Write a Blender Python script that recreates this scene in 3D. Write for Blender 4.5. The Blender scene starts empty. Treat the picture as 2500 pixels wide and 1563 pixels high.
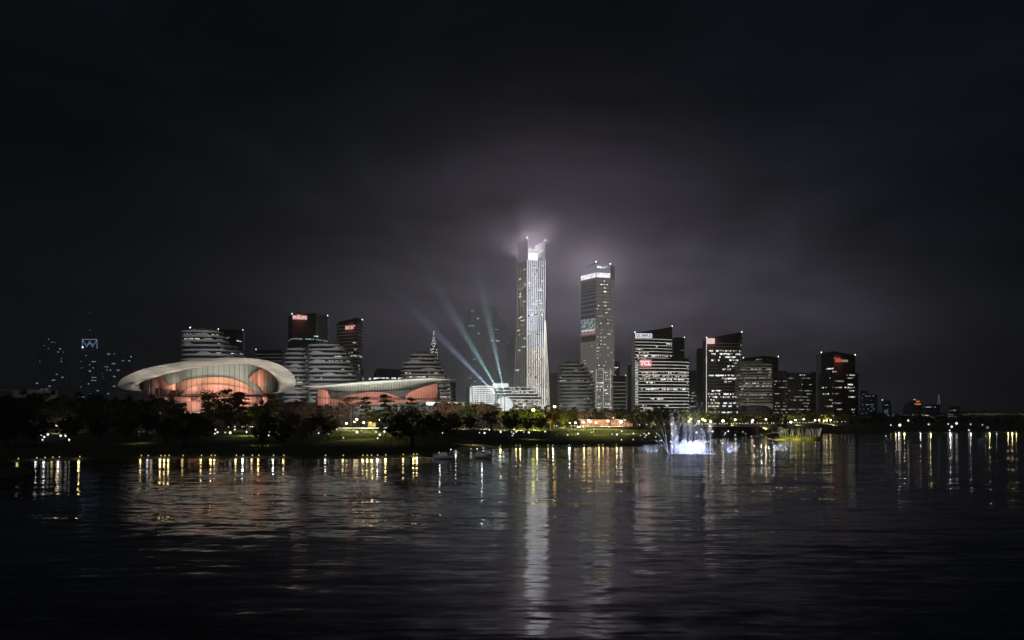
import bpy, math, random
from mathutils import Vector, Matrix
R = random.Random(11)
SC = bpy.context.scene
COL = SC.collection
F, CX, HY, CH = 2500., 1250., 1010., 15.
def X(px, D): return (px-CX)/F*D
def Z(py, D): return CH-(py-HY)/F*D
def P3(px, py, D): return (X(px, D), D, Z(py, D))
def lt(tab, x):
    if x <= tab[0][0]: return tab[0][1]
    for (a, b), (c, d) in zip(tab, tab[1:]):
        if x <= c: return b+(d-b)*(x-a)/(c-a) if c > a else d
    return tab[-1][1]
ORD = ['first','second','third','fourth','fifth','sixth','seventh','eighth','ninth','tenth','eleventh','twelfth','thirteenth','fourteenth','fifteenth','sixteenth','seventeenth','eighteenth','nineteenth','twentieth','twenty-first','twenty-second','twenty-third','twenty-fourth','twenty-fifth','twenty-sixth','twenty-seventh','twenty-eighth','twenty-ninth','thirtieth','thirty-first','thirty-second','thirty-third','thirty-fourth','thirty-fifth','thirty-sixth']

# ------------------------------------------------------------ materials
MC = {}
def mat(name, col, rough=.6, metal=0., emit=None, est=0., var=.15, vscale=.3, spec=.5):
    if name in MC: return MC[name]
    m = bpy.data.materials.new(name); m.use_nodes = True
    nt = m.node_tree; b = nt.nodes['Principled BSDF']
    b.inputs['Roughness'].default_value = rough; b.inputs['Metallic'].default_value = metal
    b.inputs['Specular IOR Level'].default_value = spec
    c = (*col, 1)
    if var > 0:
        tc = nt.nodes.new('ShaderNodeTexCoord'); n = nt.nodes.new('ShaderNodeTexNoise')
        n.inputs['Scale'].default_value = vscale; n.inputs['Detail'].default_value = 5
        nt.links.new(tc.outputs['Object'], n.inputs['Vector'])
        r = nt.nodes.new('ShaderNodeValToRGB')
        r.color_ramp.elements[0].position = .3; r.color_ramp.elements[1].position = .7
        r.color_ramp.elements[0].color = (*[v*(1-var) for v in col], 1)
        r.color_ramp.elements[1].color = (*[min(1, v*(1+var)) for v in col], 1)
        nt.links.new(n.outputs['Fac'], r.inputs['Fac']); nt.links.new(r.outputs['Color'], b.inputs['Base Color'])
    else: b.inputs['Base Color'].default_value = c
    if emit:
        b.inputs['Emission Color'].default_value = (*emit, 1); b.inputs['Emission Strength'].default_value = est
        m.cycles.emission_sampling = 'NONE'
    MC[name] = m; return m
def emis(name, col, s, var=0., vscale=.2):
    if name in MC: return MC[name]
    m = bpy.data.materials.new(name); m.use_nodes = True; nt = m.node_tree; nt.nodes.clear()
    o = nt.nodes.new('ShaderNodeOutputMaterial'); e = nt.nodes.new('ShaderNodeEmission')
    e.inputs['Color'].default_value = (*col, 1); e.inputs['Strength'].default_value = s
    if var > 0:   # rooms of uneven brightness behind the panes
        tc = nt.nodes.new('ShaderNodeTexCoord'); n = nt.nodes.new('ShaderNodeTexWhiteNoise')
        mp = nt.nodes.new('ShaderNodeVectorMath'); mp.operation = 'SCALE'; mp.inputs['Scale'].default_value = vscale
        fl = nt.nodes.new('ShaderNodeVectorMath'); fl.operation = 'FLOOR'
        nt.links.new(tc.outputs['Object'], mp.inputs[0]); nt.links.new(mp.outputs[0], fl.inputs[0]); nt.links.new(fl.outputs[0], n.inputs['Vector'])
        mr = nt.nodes.new('ShaderNodeMapRange'); mr.inputs['To Min'].default_value = s*(1-var); mr.inputs['To Max'].default_value = s*(1+var)
        nt.links.new(n.outputs['Value'], mr.inputs['Value']); nt.links.new(mr.outputs[0], e.inputs['Strength'])
    nt.links.new(e.outputs[0], o.inputs[0]); m.cycles.emission_sampling = 'NONE'
    MC[name] = m; return m

slabM = mat('pale_slab_panel', (.55, .55, .57), .55, vscale=.08)
slabM2 = mat('cream_slab_panel', (.55, .55, .47), .55, vscale=.08)
glassM = mat('dark_window_glass', (.05, .048, .048), .22, vscale=.5, var=.4)
darkM = mat('dark_stone_cladding', (.045, .042, .045), .5, vscale=.12, var=.3)
brownM = mat('bronze_glass', (.075, .07, .06), .35, vscale=.2, var=.3)
hazeM = mat('blue_black_facade', (.03, .033, .042), .4, vscale=.1, var=.3)
concM = mat('concrete', (.3, .3, .29), .8, vscale=.3)
shellM = mat('cream_shell_panel', (.62, .60, .54), .45, vscale=.03, var=.08)
_n = shellM.node_tree; _b = _n.nodes['Principled BSDF']; _br = _n.nodes.new('ShaderNodeTexBrick'); _tc = _n.nodes.new('ShaderNodeTexCoord'); _mp = _n.nodes.new('ShaderNodeMapping'); _mp.inputs['Rotation'].default_value = (math.pi/2, 0, 0)
_br.inputs['Scale'].default_value = 1; _br.inputs['Brick Width'].default_value = 7; _br.inputs['Row Height'].default_value = 1.3; _br.inputs['Mortar Size'].default_value = .07
_br.inputs['Color1'].default_value = (.64, .62, .56, 1); _br.inputs['Color2'].default_value = (.55, .53, .47, 1); _br.inputs['Mortar'].default_value = (.38, .36, .32, 1)
_n.links.new(_tc.outputs['Object'], _mp.inputs[0]); _n.links.new(_mp.outputs[0], _br.inputs['Vector']); _n.links.new(_br.outputs['Color'], _b.inputs['Base Color'])
metalM = mat('dark_metal', (.05, .05, .05), .4, .8, var=.1)
whiteM = mat('white_paint', (.8, .8, .8), .35, var=.05)
mullM = mat('mullion_metal', (.03, .02, .02), .5, var=0)
winW = emis('window_light_white', (1, .98, .93), 1.3, .8, .45)
winB = emis('window_light_warm', (1, .90, .68), .8, .8, .45)
winD = emis('window_light_dim', (1, .95, .85), .35, .6, .45)
winY = emis('window_light_yellow', (1, .9, .6), .3, .7, .45)
winT = emis('window_light_teal', (.45, 1, .85), .55, .7, .35)
winH = emis('window_light_hazy_blue', (.5, .8, 1), .55, .8, .2)
cornerM = emis('roof_corner_lamp', (1, 1, 1), 6)
ledW = emis('led_edge_white', (1, .99, .94), .85, .25, .12)
ledD = emis('led_edge_dim', (1, 1, .95), .085, .4, .1)
ledY = emis('led_edge_cream', (1, .93, .75), .3, .25, .12)
globeM = emis('glow_globe_opal', (1, .98, .93), 1.6)
globeD = emis('glow_globe_opal_dimmed', (.8, .85, .8), .22)

# ------------------------------------------------------------ mesh builder
def wloc(o):
    v = Vector((0, 0, 0))
    while o is not None: v += o.location; o = o.parent
    return v
class MB:
    def __init__(s): s.v = []; s.f = []
    def add(s, vs, fs):
        n = len(s.v); s.v += [tuple(v) for v in vs]; s.f += [tuple(i+n for i in f) for f in fs]
    def box(s, x0, x1, y0, y1, z0, z1):
        s.add([(x0,y0,z0),(x1,y0,z0),(x1,y1,z0),(x0,y1,z0),(x0,y0,z1),(x1,y0,z1),(x1,y1,z1),(x0,y1,z1)],
              [(3,2,1,0),(4,5,6,7),(0,1,5,4),(1,2,6,5),(2,3,7,6),(3,0,4,7)])
    def prism(s, poly, z0, z1, bottom=True):
        n = len(poly); zt = z1 if isinstance(z1, (list, tuple)) else [z1]*n
        s.add([(p[0], p[1], z0) for p in poly]+[(p[0], p[1], z) for p, z in zip(poly, zt)],
              [(i, (i+1) % n, n+(i+1) % n, n+i) for i in range(n)]+[tuple(range(n, 2*n))]+([tuple(range(n-1, -1, -1))] if bottom else []))
    def tube(s, pts, rad, n=6, cap=True):
        if not isinstance(rad, (list, tuple)): rad = [rad]*len(pts)
        pts = [Vector(p) for p in pts]; vs = []
        for i, p in enumerate(pts):
            d = (pts[min(i+1, len(pts)-1)]-pts[max(i-1, 0)]).normalized()
            u = d.cross(Vector((0, 0, 1)) if abs(d.z) < .9 else Vector((1, 0, 0))).normalized(); w = d.cross(u)
            for k in range(n):
                a = 2*math.pi*k/n; vs.append(p+(u*math.cos(a)+w*math.sin(a))*rad[i])
        fs = [(i*n+k, i*n+(k+1) % n, (i+1)*n+(k+1) % n, (i+1)*n+k) for i in range(len(pts)-1) for k in range(n)]
        if cap: fs += [tuple(range(n-1, -1, -1)), tuple(range((len(pts)-1)*n, len(pts)*n))]
        s.add(vs, fs)
    def ball(s, c, r, nu=12, nv=8, sz=1.):
        c = Vector(c); vs = []
        for j in range(1, nv):
            t = math.pi*j/nv
            for i in range(nu):
                a = 2*math.pi*i/nu; vs.append(c+Vector((r*math.sin(t)*math.cos(a), r*math.sin(t)*math.sin(a), r*sz*math.cos(t))))
        m = len(vs); vs += [c+Vector((0, 0, r*sz)), c-Vector((0, 0, r*sz))]
        fs = [(j*nu+i, (j+1)*nu+i, (j+1)*nu+(i+1) % nu, j*nu+(i+1) % nu) for j in range(nv-2) for i in range(nu)]
        fs += [(m, i, (i+1) % nu) for i in range(nu)]+[(m+1, (nv-2)*nu+(i+1) % nu, (nv-2)*nu+i) for i in range(nu)]
        s.add(vs, fs)
    def grid(s, rows):
        n = len(rows[0]); vs = [p for r in rows for p in r]
        s.add(vs, [(j*n+i, j*n+i+1, (j+1)*n+i+1, (j+1)*n+i) for j in range(len(rows)-1) for i in range(n-1)])
    def build(s, name, m, parent=None, smooth=False):
        off = wloc(parent) if parent else Vector((0, 0, 0))
        me = bpy.data.meshes.new(name); me.from_pydata([(v[0]-off.x, v[1]-off.y, v[2]-off.z) for v in s.v], [], s.f)
        for mm in (m if isinstance(m, list) else [m]): me.materials.append(mm)
        if smooth: me.polygons.foreach_set('use_smooth', [True]*len(me.polygons))
        me.update(); o = bpy.data.objects.new(name, me); COL.objects.link(o)
        if parent: o.parent = parent
        return o
def tag(o, label=None, cat=None, group=None, kind=None):
    if label: o['label'] = label
    if cat: o['category'] = cat
    if group: o['group'] = group
    if kind: o['kind'] = kind
    return o
def empty(name, loc, label, cat, group=None):
    o = bpy.data.objects.new(name, None); COL.objects.link(o); o.location = loc; return tag(o, label, cat, group)
def copy_tree(o, parent=None):
    c = o.copy(); COL.objects.link(c); c.parent = parent
    for ch in list(o.children):
        if ch.type != 'LIGHT': copy_tree(ch, c)
    return c
def point(loc, P, col, rad=.3, parent=None, name='lamp_bulb'):
    l = bpy.data.lights.new(name, 'POINT'); l.energy = P; l.color = col; l.shadow_soft_size = rad
    o = bpy.data.objects.new(name, l); COL.objects.link(o); o.location = Vector(loc)-(wloc(parent) if parent else Vector((0, 0, 0)))
    if parent: o.parent = parent
    return o
def spot(loc, target, P, col, size, blend=.6, rad=.5, parent=None, name='flood_beam'):
    l = bpy.data.lights.new(name, 'SPOT'); l.energy = P; l.color = col; l.shadow_soft_size = rad
    l.spot_size = math.radians(size); l.spot_blend = blend
    o = bpy.data.objects.new(name, l); COL.objects.link(o); o.location = Vector(loc)-(wloc(parent) if parent else Vector((0, 0, 0)))
    o.rotation_euler = (Vector(target)-Vector(loc)).to_track_quat('-Z', 'Y').to_euler()
    if parent: o.parent = parent
    return o

def area(loc, P, col, sx, sy, tgt, parent, name='interior_fill'):
    l = bpy.data.lights.new(name, 'AREA'); l.shape = 'RECTANGLE'; l.size = sx; l.size_y = sy; l.energy = P; l.color = col
    o = bpy.data.objects.new(name, l); COL.objects.link(o); o.location = Vector(loc)-wloc(parent); o.parent = parent
    o.rotation_euler = (Vector(tgt)-Vector(loc)).to_track_quat('-Z', 'Y').to_euler(); return o
def sign_spill(c, nrm, P, col, root):  # added spot standing in for the sign's own spill on the wall
    return spot(c+nrm*7+Vector((0, 0, 3)), c+Vector((0, 0, -2)), P, col, 130, 1., 1., root, 'sign_spill')

# ------------------------------------------------------------ ground model
SHORE = [(-1500,1150),(0,1129),(130,1123),(300,1119),(600,1118),(900,1118),(1050,1114),(1150,1101),(1230,1093),(1400,1091),(1560,1089),(1640,1083),(1700,1075),(1760,1068),(1830,1063),(1900,1061),(2000,1060),(2100,1057.5),(2500,1057),(4000,1060)]
PROM = [(-1500,520),(0,540),(900,545),(1200,570),(1400,600),(1560,640),(1700,690),(1900,760),(2000,830),(2100,920),(2200,1000),(2600,1050),(4000,1100)]
def ds(u): return CH*F/(lt(SHORE, u)-HY)
def dp(u): return max(lt(PROM, u), ds(u)+25)
def gz(u, D):
    a, b = ds(u), dp(u)
    if D < a: return max(-4, (D-a)*.4)
    t = (D-a)/(b-a)
    if t < 1:
        return .5*min(1, (D-a)/1.5)+6.5*(t*t*(3-2*t)*.6+t*.4)
    return 7.0
def gzx(x, y): return gz(CX+x/y*F, y)

# ------------------------------------------------------------ world + moon
w = bpy.data.worlds.new('World'); SC.world = w; w.use_nodes = True
nt = w.node_tree; nt.nodes.clear()
N = nt.nodes.new; L = nt.links.new
out = N('ShaderNodeOutputWorld'); bg = N('ShaderNodeBackground'); L(bg.outputs[0], out.inputs[0])
tc = N('ShaderNodeTexCoord'); sep = N('ShaderNodeSeparateXYZ'); L(tc.outputs['Generated'], sep.inputs[0])
def M(op, a, b=None, c=None):
    n = N('ShaderNodeMath'); n.operation = op
    for i, v in enumerate((a, b, c)):
        if v is None: continue
        if isinstance(v, (int, float)): n.inputs[i].default_value = v
        else: L(v, n.inputs[i])
    return n.outputs[0]
az = M('ARCTAN2', sep.outputs[0], sep.outputs[1])
el = M('MAXIMUM', sep.outputs[2], 0.)
ns = N('ShaderNodeTexNoise'); ns.inputs['Scale'].default_value = 2.2; ns.inputs['Detail'].default_value = 7; ns.inputs['Roughness'].default_value = .55; ns.inputs['Distortion'].default_value = .4
mp = N('ShaderNodeMapping'); mp.inputs['Scale'].default_value = (1, 1, 3.2); L(tc.outputs['Generated'], mp.inputs[0]); L(mp.outputs[0], ns.inputs['Vector'])
cloud = N('ShaderNodeMapRange'); cloud.inputs['From Min'].default_value = .34; cloud.inputs['From Max'].default_value = .68; cloud.inputs['To Min'].default_value = .35; cloud.inputs['To Max'].default_value = 1.8; L(ns.outputs['Fac'], cloud.inputs['Value'])
def gauss(azc, s, elc, h):   # glow of the city on low cloud
    d = M('DIVIDE', M('SUBTRACT', az, azc), s); e = M('DIVIDE', M('SUBTRACT', el, elc), h)
    return M('EXPONENT', M('MULTIPLY', M('ADD', M('MULTIPLY', d, d), M('MULTIPLY', e, e)), -1.))
def colr(fac, c):
    n = N('ShaderNodeVectorMath'); n.operation = 'SCALE'; n.inputs[0].default_value = c; L(fac, n.inputs['Scale']); return n.outputs[0]
def vadd(a, b):
    n = N('ShaderNodeVectorMath'); n.operation = 'ADD'; L(a, n.inputs[0]); L(b, n.inputs[1]); return n.outputs[0]
nsky = N('ShaderNodeTexSky'); nsky.sky_type = 'NISHITA'; nsky.sun_disc = False
MOON_EL, MOON_ROT = math.radians(38), math.radians(205)
nsky.sun_elevation = MOON_EL; nsky.sun_rotation = MOON_ROT
ssc = N('ShaderNodeVectorMath'); ssc.operation = 'SCALE'; ssc.inputs['Scale'].default_value = .00008; L(nsky.outputs[0], ssc.inputs[0])
base = colr(M('MULTIPLY', cloud.outputs[0], 1.), (.0019, .0025, .0038))
g1 = colr(M('MULTIPLY', gauss(.075, .20, .0, .13), cloud.outputs[0]), (.225, .205, .262))
g2 = colr(M('MULTIPLY', gauss(.055, .12, .13, .12), cloud.outputs[0]), (.030, .022, .030))
g3 = colr(M('MULTIPLY', gauss(.33, .30, .24, .22), cloud.outputs[0]), (.0006, .0012, .0024))
L(vadd(vadd(vadd(base, g1), vadd(g2, g3)), ssc.outputs[0]), bg.inputs['Color']); bg.inputs['Strength'].default_value = 1.
sun = bpy.data.lights.new('moon', 'SUN'); sun.energy = .10; sun.angle = math.radians(.5); sun.color = (.93, .96, 1)
so = bpy.data.objects.new('moon', sun); COL.objects.link(so)
sd = Vector((math.sin(MOON_ROT)*math.cos(MOON_EL), math.cos(MOON_ROT)*math.cos(MOON_EL), math.sin(MOON_EL)))
so.rotation_euler = (-sd).to_track_quat('-Z', 'Y').to_euler()

# ------------------------------------------------------------ haze
mb = MB(); mb.box(-3600, 3600, -60, 6500, -12, 345)
hm = bpy.data.materials.new('haze_air'); hm.use_nodes = True; n_ = hm.node_tree; n_.nodes.clear()
ho = n_.nodes.new('ShaderNodeOutputMaterial'); hv = n_.nodes.new('ShaderNodeVolumePrincipled')
hv.inputs['Color'].default_value = (.9, .92, .95, 1); hv.inputs['Density'].default_value = .0002; hv.inputs['Anisotropy'].default_value = .3
n_.links.new(hv.outputs[0], ho.inputs['Volume'])
tag(mb.build('haze', hm), 'thin night haze filling the air over lake and city', kind='stuff')

def mist(center, rad, dens, power, label, col, ns_=.02, amt=.6):
    mb = MB(); mb.ball((0, 0, 0), 1, 32, 20); m = bpy.data.materials.new('mist_air'); m.use_nodes = True; n_ = m.node_tree; n_.nodes.clear()
    o = n_.nodes.new('ShaderNodeOutputMaterial'); v = n_.nodes.new('ShaderNodeVolumePrincipled'); v.inputs['Color'].default_value = (*col, 1); v.inputs['Anisotropy'].default_value = .2
    tc_ = n_.nodes.new('ShaderNodeTexCoord'); ln_ = n_.nodes.new('ShaderNodeVectorMath'); ln_.operation = 'LENGTH'; n_.links.new(tc_.outputs['Object'], ln_.inputs[0])
    sb = n_.nodes.new('ShaderNodeMath'); sb.operation = 'SUBTRACT'; sb.use_clamp = True; sb.inputs[0].default_value = 1; n_.links.new(ln_.outputs['Value'], sb.inputs[1])
    pw_ = n_.nodes.new('ShaderNodeMath'); pw_.operation = 'POWER'; pw_.inputs[1].default_value = power; n_.links.new(sb.outputs[0], pw_.inputs[0])
    nz = n_.nodes.new('ShaderNodeTexNoise'); nz.inputs['Scale'].default_value = 2.2; nz.inputs['Detail'].default_value = 4; n_.links.new(tc_.outputs['Object'], nz.inputs['Vector'])
    mr_ = n_.nodes.new('ShaderNodeMapRange'); mr_.inputs['From Min'].default_value = .35; mr_.inputs['From Max'].default_value = .65; mr_.inputs['To Min'].default_value = dens*(1-amt); mr_.inputs['To Max'].default_value = dens*(1+amt); n_.links.new(nz.outputs['Fac'], mr_.inputs['Value'])
    mu = n_.nodes.new('ShaderNodeMath'); mu.operation = 'MULTIPLY'; n_.links.new(pw_.outputs[0], mu.inputs[0]); n_.links.new(mr_.outputs[0], mu.inputs[1]); n_.links.new(mu.outputs[0], v.inputs['Density']); n_.links.new(v.outputs[0], o.inputs['Volume'])
    ob = mb.build('mist', m); ob.location = center; ob.scale = rad; return tag(ob, label, kind='stuff')
mist(P3(1370, 625, 1640), (180, 120, 115), .0085, 1.7, 'mauve mist drifting round the crowns of the two tallest towers', (.96, .91, .96))  # mist put in to hold a tight halo round the crowns
mist((X(1228, 1115), 1115, 20), (195, 100, 200), .0078, 2.0, 'low mist over the dome that makes the searchlight beams visible', (.85, .95, 1.), amt=.35)  # mist put in so the beams are bright low down and fade upward
# ------------------------------------------------------------ ground, water
us = [-1500, -900, -400, -150]+list(range(0, 2501, 20))+[2650, 2900, 3400, 4000]
rows = []
offs = [-60, -25, -8, -2, 0, .5, 1.5]
for u in us:
    a, b = ds(u), dp(u); r = []
    for o in offs: r.append((X(u, a+o), a+o, gz(u, a+o)))
    for k in range(1, 15):
        D = a+1.5+(b-a-1.5)*k/15; r.append((X(u, D), D, gz(u, D)+.25*math.sin(D*.11+u*.013)*math.sin(math.pi*k/15)))
    for D in (b, b+15, b+60, b+150, b+400, 1800, 2600, 4000, 5500, 9000):
        z = 7.
        if D > 2500: z = 7+max(0, (u-1900)/600)*(D/5500)**2*12*(.6+.4*math.sin(u*.021))
        r.append((X(u, D), D, z))
    rows.append(r)
mb = MB(); mb.grid(rows)
grassM = mat('mown_grass', (.045, .06, .02), .9, vscale=.09, var=.35)
tag(mb.build('ground', grassM, smooth=True), 'grassy park ground rising from the lake shore', kind='structure')
# near bank at the far left
mb = MB(); poly = [(X(u_, d_), d_) for u_, d_ in ((-1400, 150), (-300, 200), (20, 236), (72, 250), (86, 262), (78, 272), (60, 280), (10, 292), (-250, 300), (-1400, 310))]
lo = [(x, y) for x, y in poly]
cx_, cy_ = -230, 255
mb.prism([(x, y) for x, y in lo], -2, .25)
mb.prism([(cx_+(x-cx_)*.9, cy_+(y-cy_)*.85) for x, y in lo], .25, .9)
tag(mb.build('ground_spit', grassM), 'low grassy spit reaching into the lake at the dark left edge', kind='structure')

wm = bpy.data.materials.new('lake_water'); wm.use_nodes = True; n_ = wm.node_tree; b_ = n_.nodes['Principled BSDF']
b_.inputs['Base Color'].default_value = (.0035, .005, .007, 1); b_.inputs['Roughness'].default_value = .07; b_.inputs['IOR'].default_value = 1.24
def WN(t): return n_.nodes.new(t)
tcw = WN('ShaderNodeTexCoord')
acc = None
for lx, ly, ax, ay, det in ((9, 2.6, .06, .15, 2), (2.2, .8, .07, .12, 2), (40, 13, .012, .036, 1)):
    mp = WN('ShaderNodeMapping'); mp.inputs['Scale'].default_value = (1/lx, 1/ly, 1); mp.inputs['Rotation'].default_value = (0, 0, .06)
    n_.links.new(tcw.outputs['Object'], mp.inputs[0])
    t = WN('ShaderNodeTexNoise'); t.inputs['Scale'].default_value = 1; t.inputs['Detail'].default_value = det; n_.links.new(mp.outputs[0], t.inputs['Vector'])
    s1 = WN('ShaderNodeVectorMath'); s1.operation = 'SUBTRACT'; s1.inputs[1].default_value = (.5, .5, .5); n_.links.new(t.outputs['Color'], s1.inputs[0])
    s2 = WN('ShaderNodeVectorMath'); s2.operation = 'MULTIPLY'; s2.inputs[1].default_value = (ax, ay, 0); n_.links.new(s1.outputs[0], s2.inputs[0])
    if acc is None: acc = s2.outputs[0]
    else:
        s3 = WN('ShaderNodeVectorMath'); s3.operation = 'ADD'; n_.links.new(acc, s3.inputs[0]); n_.links.new(s2.outputs[0], s3.inputs[1]); acc = s3.outputs[0]
# gusts: calmer and rougher patches
mp = WN('ShaderNodeMapping'); mp.inputs['Scale'].default_value = (1/110, 1/38, 1); n_.links.new(tcw.outputs['Object'], mp.inputs[0])
t = WN('ShaderNodeTexNoise'); t.inputs['Scale'].default_value = 1; t.inputs['Detail'].default_value = 3; n_.links.new(mp.outputs[0], t.inputs['Vector'])
mr = WN('ShaderNodeMapRange'); mr.inputs['From Min'].default_value = .35; mr.inputs['From Max'].default_value = .65; mr.inputs['To Min'].default_value = .4; mr.inputs['To Max'].default_value = 1.5; n_.links.new(t.outputs['Fac'], mr.inputs['Value'])
sg = WN('ShaderNodeVectorMath'); sg.operation = 'SCALE'; n_.links.new(acc, sg.inputs[0]); n_.links.new(mr.outputs[0], sg.inputs['Scale'])
s4 = WN('ShaderNodeVectorMath'); s4.operation = 'ADD'; s4.inputs[1].default_value = (0, 0, 1); n_.links.new(sg.outputs[0], s4.inputs[0])
s5 = WN('ShaderNodeVectorMath'); s5.operation = 'NORMALIZE'; n_.links.new(s4.outputs[0], s5.inputs[0]); n_.links.new(s5.outputs[0], b_.inputs['Normal'])
mb = MB(); mb.add([(-3500, -50, 0), (3500, -50, 0), (3500, 1300, 0), (-3500, 1300, 0)], [(0, 1, 2, 3)])
tag(mb.build('water', wm), 'dark rippled lake water reflecting the skyline', kind='structure')

# promenade path and beach
mb = MB(); pathM = mat('pale_paving', (.34, .32, .28), .8, vscale=.5)
ra = [(X(u, dp(u)+2), dp(u)+2, 7.05) for u in range(0, 2101, 20)]; rb = [(X(u, dp(u)+9), dp(u)+9, 7.05) for u in range(0, 2101, 20)]
mb.grid([ra, rb]); tag(mb.build('path', pathM), 'pale paved promenade along the top of the lawn', kind='structure')
mb = MB(); sandM = mat('pale_sand', (.5, .42, .30), .9, vscale=.6)
ub = list(range(1092, 1216, 6)); r0 = []; r1 = []; r2 = []
for u in ub:
    k = math.sin(math.pi*(u-1092)/(1215-1092)); a = ds(u)
    r0.append((X(u, a-5*k-1), a-5*k-1, -.15)); r1.append((X(u, a), a, .35+.3*k)); r2.append((X(u, a+26*k+1), a+26*k+1, gz(u, a+26*k+1)+.06+.3*k))
mb.grid([r0, r1, r2]); tag(mb.build('beach', sandM), 'narrow strip of pale sand beside the two moored boats', kind='structure')

# ------------------------------------------------------------ buildings
def pathlen(P): 
    s = [0]
    for a, b in zip(P, P[1:]): s.append(s[-1]+math.hypot(b[0]-a[0], b[1]-a[1]))
    return s
def at(P, S, s):
    s = max(0, min(S[-1], s)); i = 0
    while i < len(P)-2 and S[i+1] < s: i += 1
    a, b = P[i], P[i+1]; l = max(1e-6, S[i+1]-S[i]); t = (s-S[i])/l
    nx, ny = (b[1]-a[1])/l, -(b[0]-a[0])/l     # outward: towards smaller y for left-to-right paths
    return (a[0]+(b[0]-a[0])*t, a[1]+(b[1]-a[1])*t, nx, ny, (a[2]+(b[2]-a[2])*t) if len(a) > 2 else None)
def strip(mb, P, S, s0, s1, z0, z1, off=.15, thick=0., step=6.):
    n = max(1, int(math.ceil((s1-s0)/step)))
    # split at path corners so that the strip never cuts one
    cuts = sorted({s0, s1}|{s for s in S if s0 < s < s1}|({s0+(s1-s0)*k/n for k in range(1, n)} if n > 1 and len(P) > 4 else set()))
    for a, b in zip(cuts, cuts[1:]):
        if b-a < 1e-4: continue
        m_ = (a+b)/2; _, _, nx, ny, _ = at(P, S, m_); A = at(P, S, a); B = at(P, S, b)
        v = [(A[0]+nx*off, A[1]+ny*off), (B[0]+nx*off, B[1]+ny*off)]
        if thick:
            v2 = [(p[0]-nx*thick, p[1]-ny*thick) for p in v]
            mb.add([(*v[0], z0), (*v[1], z0), (*v[1], z1), (*v[0], z1), (*v2[0], z0), (*v2[1], z0), (*v2[1], z1), (*v2[0], z1)],
                   [(0, 1, 2, 3), (5, 4, 7, 6), (3, 2, 6, 7), (1, 0, 4, 5), (0, 3, 7, 4), (2, 1, 5, 6)])
        else: mb.add([(*v[0], z0), (*v[1], z0), (*v[1], z1), (*v[0], z1)], [(0, 1, 2, 3)])
def win_row(root, P, S, s0, s1, z0, h, pane, off, m, rr, drop=.2, name='window', thick=.12):
    """one welded row: lit panes between dark frames, blinds half down here and there"""
    cuts = []; s = s0
    while s+pane*.6 < s1:
        e = min(s+pane, s1); lit = rr.random() > drop; cuts.append((s, s+(e-s)*.84, rr.choice((1, 1, .8, .5)) if lit else 0)); cuts.append((s+(e-s)*.84, e, 0)); s = e
    if not any(c[2] for c in cuts): return False
    vs, fs, mi = [], [], []
    def pt(s_, z_, d=0):
        A = at(P, S, s_); return (A[0]+A[2]*(off-d), A[1]+A[3]*(off-d), z_)
    lv = (z0, z0+h*.2, z0+h*.5, z0+h)
    ss = [cuts[0][0]]+[c[1] for c in cuts]
    for s_ in ss: vs += [pt(s_, z_) for z_ in lv]+[pt(s_, z0, thick), pt(s_, z0+h, thick)]
    for i, c in enumerate(cuts):
        a, b = i*6, (i+1)*6
        for j, zl in enumerate((.2, .5, 1)):
            fs.append((a+j, b+j, b+j+1, a+j+1)); lo_ = 1-c[2]; mi.append(0 if c[2] and (j == 2 or lo_ < (.15 if j == 0 else .45)) else 1)
        fs += [(a+3, b+3, b+5, a+5), (a+4, b+4, b, a)]; mi += [1, 1]
    n = len(ss)*6; fs += [(4, 0, 1, 2, 3, 5), (n-2, n-1, n-3, n-4, n-5, n-6)]; mi += [1, 1]
    mb = MB(); mb.v = vs; mb.f = fs; o = mb.build(name, [m, glassM], root); o.data.polygons.foreach_set('material_index', mi); return True
def lit_windows(root, P, zs, h, seed, full=.12, part=.5, maxn=60, mats=None, pane=1.6, off=.12, name='window', topz=None, thick=.12, runlen=(4, 16), s_lim=None):
    rr = random.Random(seed); S = pathlen(P); cnt = 0; mats = mats or [winW, winB]
    zs = list(zs); rr.shuffle(zs)
    Lt = S[-1]; s_lo, s_hi = s_lim or (.8, Lt-.8)
    for z in zs:
        if cnt >= maxn: break
        q = rr.random(); runs = []
        if q < full:
            s = s_lo+rr.uniform(0, 2)
            while s < s_hi:
                e = min(s_hi, s+rr.uniform(.15, .35)*Lt); runs.append((s, e)); s = e+rr.uniform(1, 4)
        elif q < full+part:
            for _ in range(rr.choice((1, 1, 2, 3))):
                s = rr.uniform(s_lo, max(s_lo+.1, s_hi-4)); runs.append((s, min(s_hi, s+rr.uniform(*runlen))))
        for s0, s1 in runs:
            if cnt >= maxn: break
            if topz:
                if z+h > min(at(P, S, s0)[4], at(P, S, s1)[4])-topz: continue
            if win_row(root, P, S, s0, s1, z, h, pane, off, rr.choice(mats), rr, rr.uniform(0, .35), name, thick): cnt += 1
def poly_from(verts):
    """verts: (px, D, pytop[, bulge to next]) left to right -> dense front path of (x, y, ztop)"""
    out_ = []
    for i, v in enumerate(verts):
        a = (X(v[0], v[1]), v[1], Z(v[2], v[1]))
        if i == len(verts)-1: out_.append(a); break
        w_ = verts[i+1]; b = (X(w_[0], w_[1]), w_[1], Z(w_[2], w_[1]))
        bl = v[3] if len(v) > 3 else 0
        n = 12 if bl else 1
        for k in range(n):
            t = k/n; nx, ny = (b[1]-a[1]), -(b[0]-a[0]); l = math.hypot(nx, ny)
            o = bl*4*t*(1-t)
            out_.append((a[0]+(b[0]-a[0])*t+nx/l*o, a[1]+(b[1]-a[1])*t+ny/l*o, a[2]+(b[2]-a[2])*t))
    return out_
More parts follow.
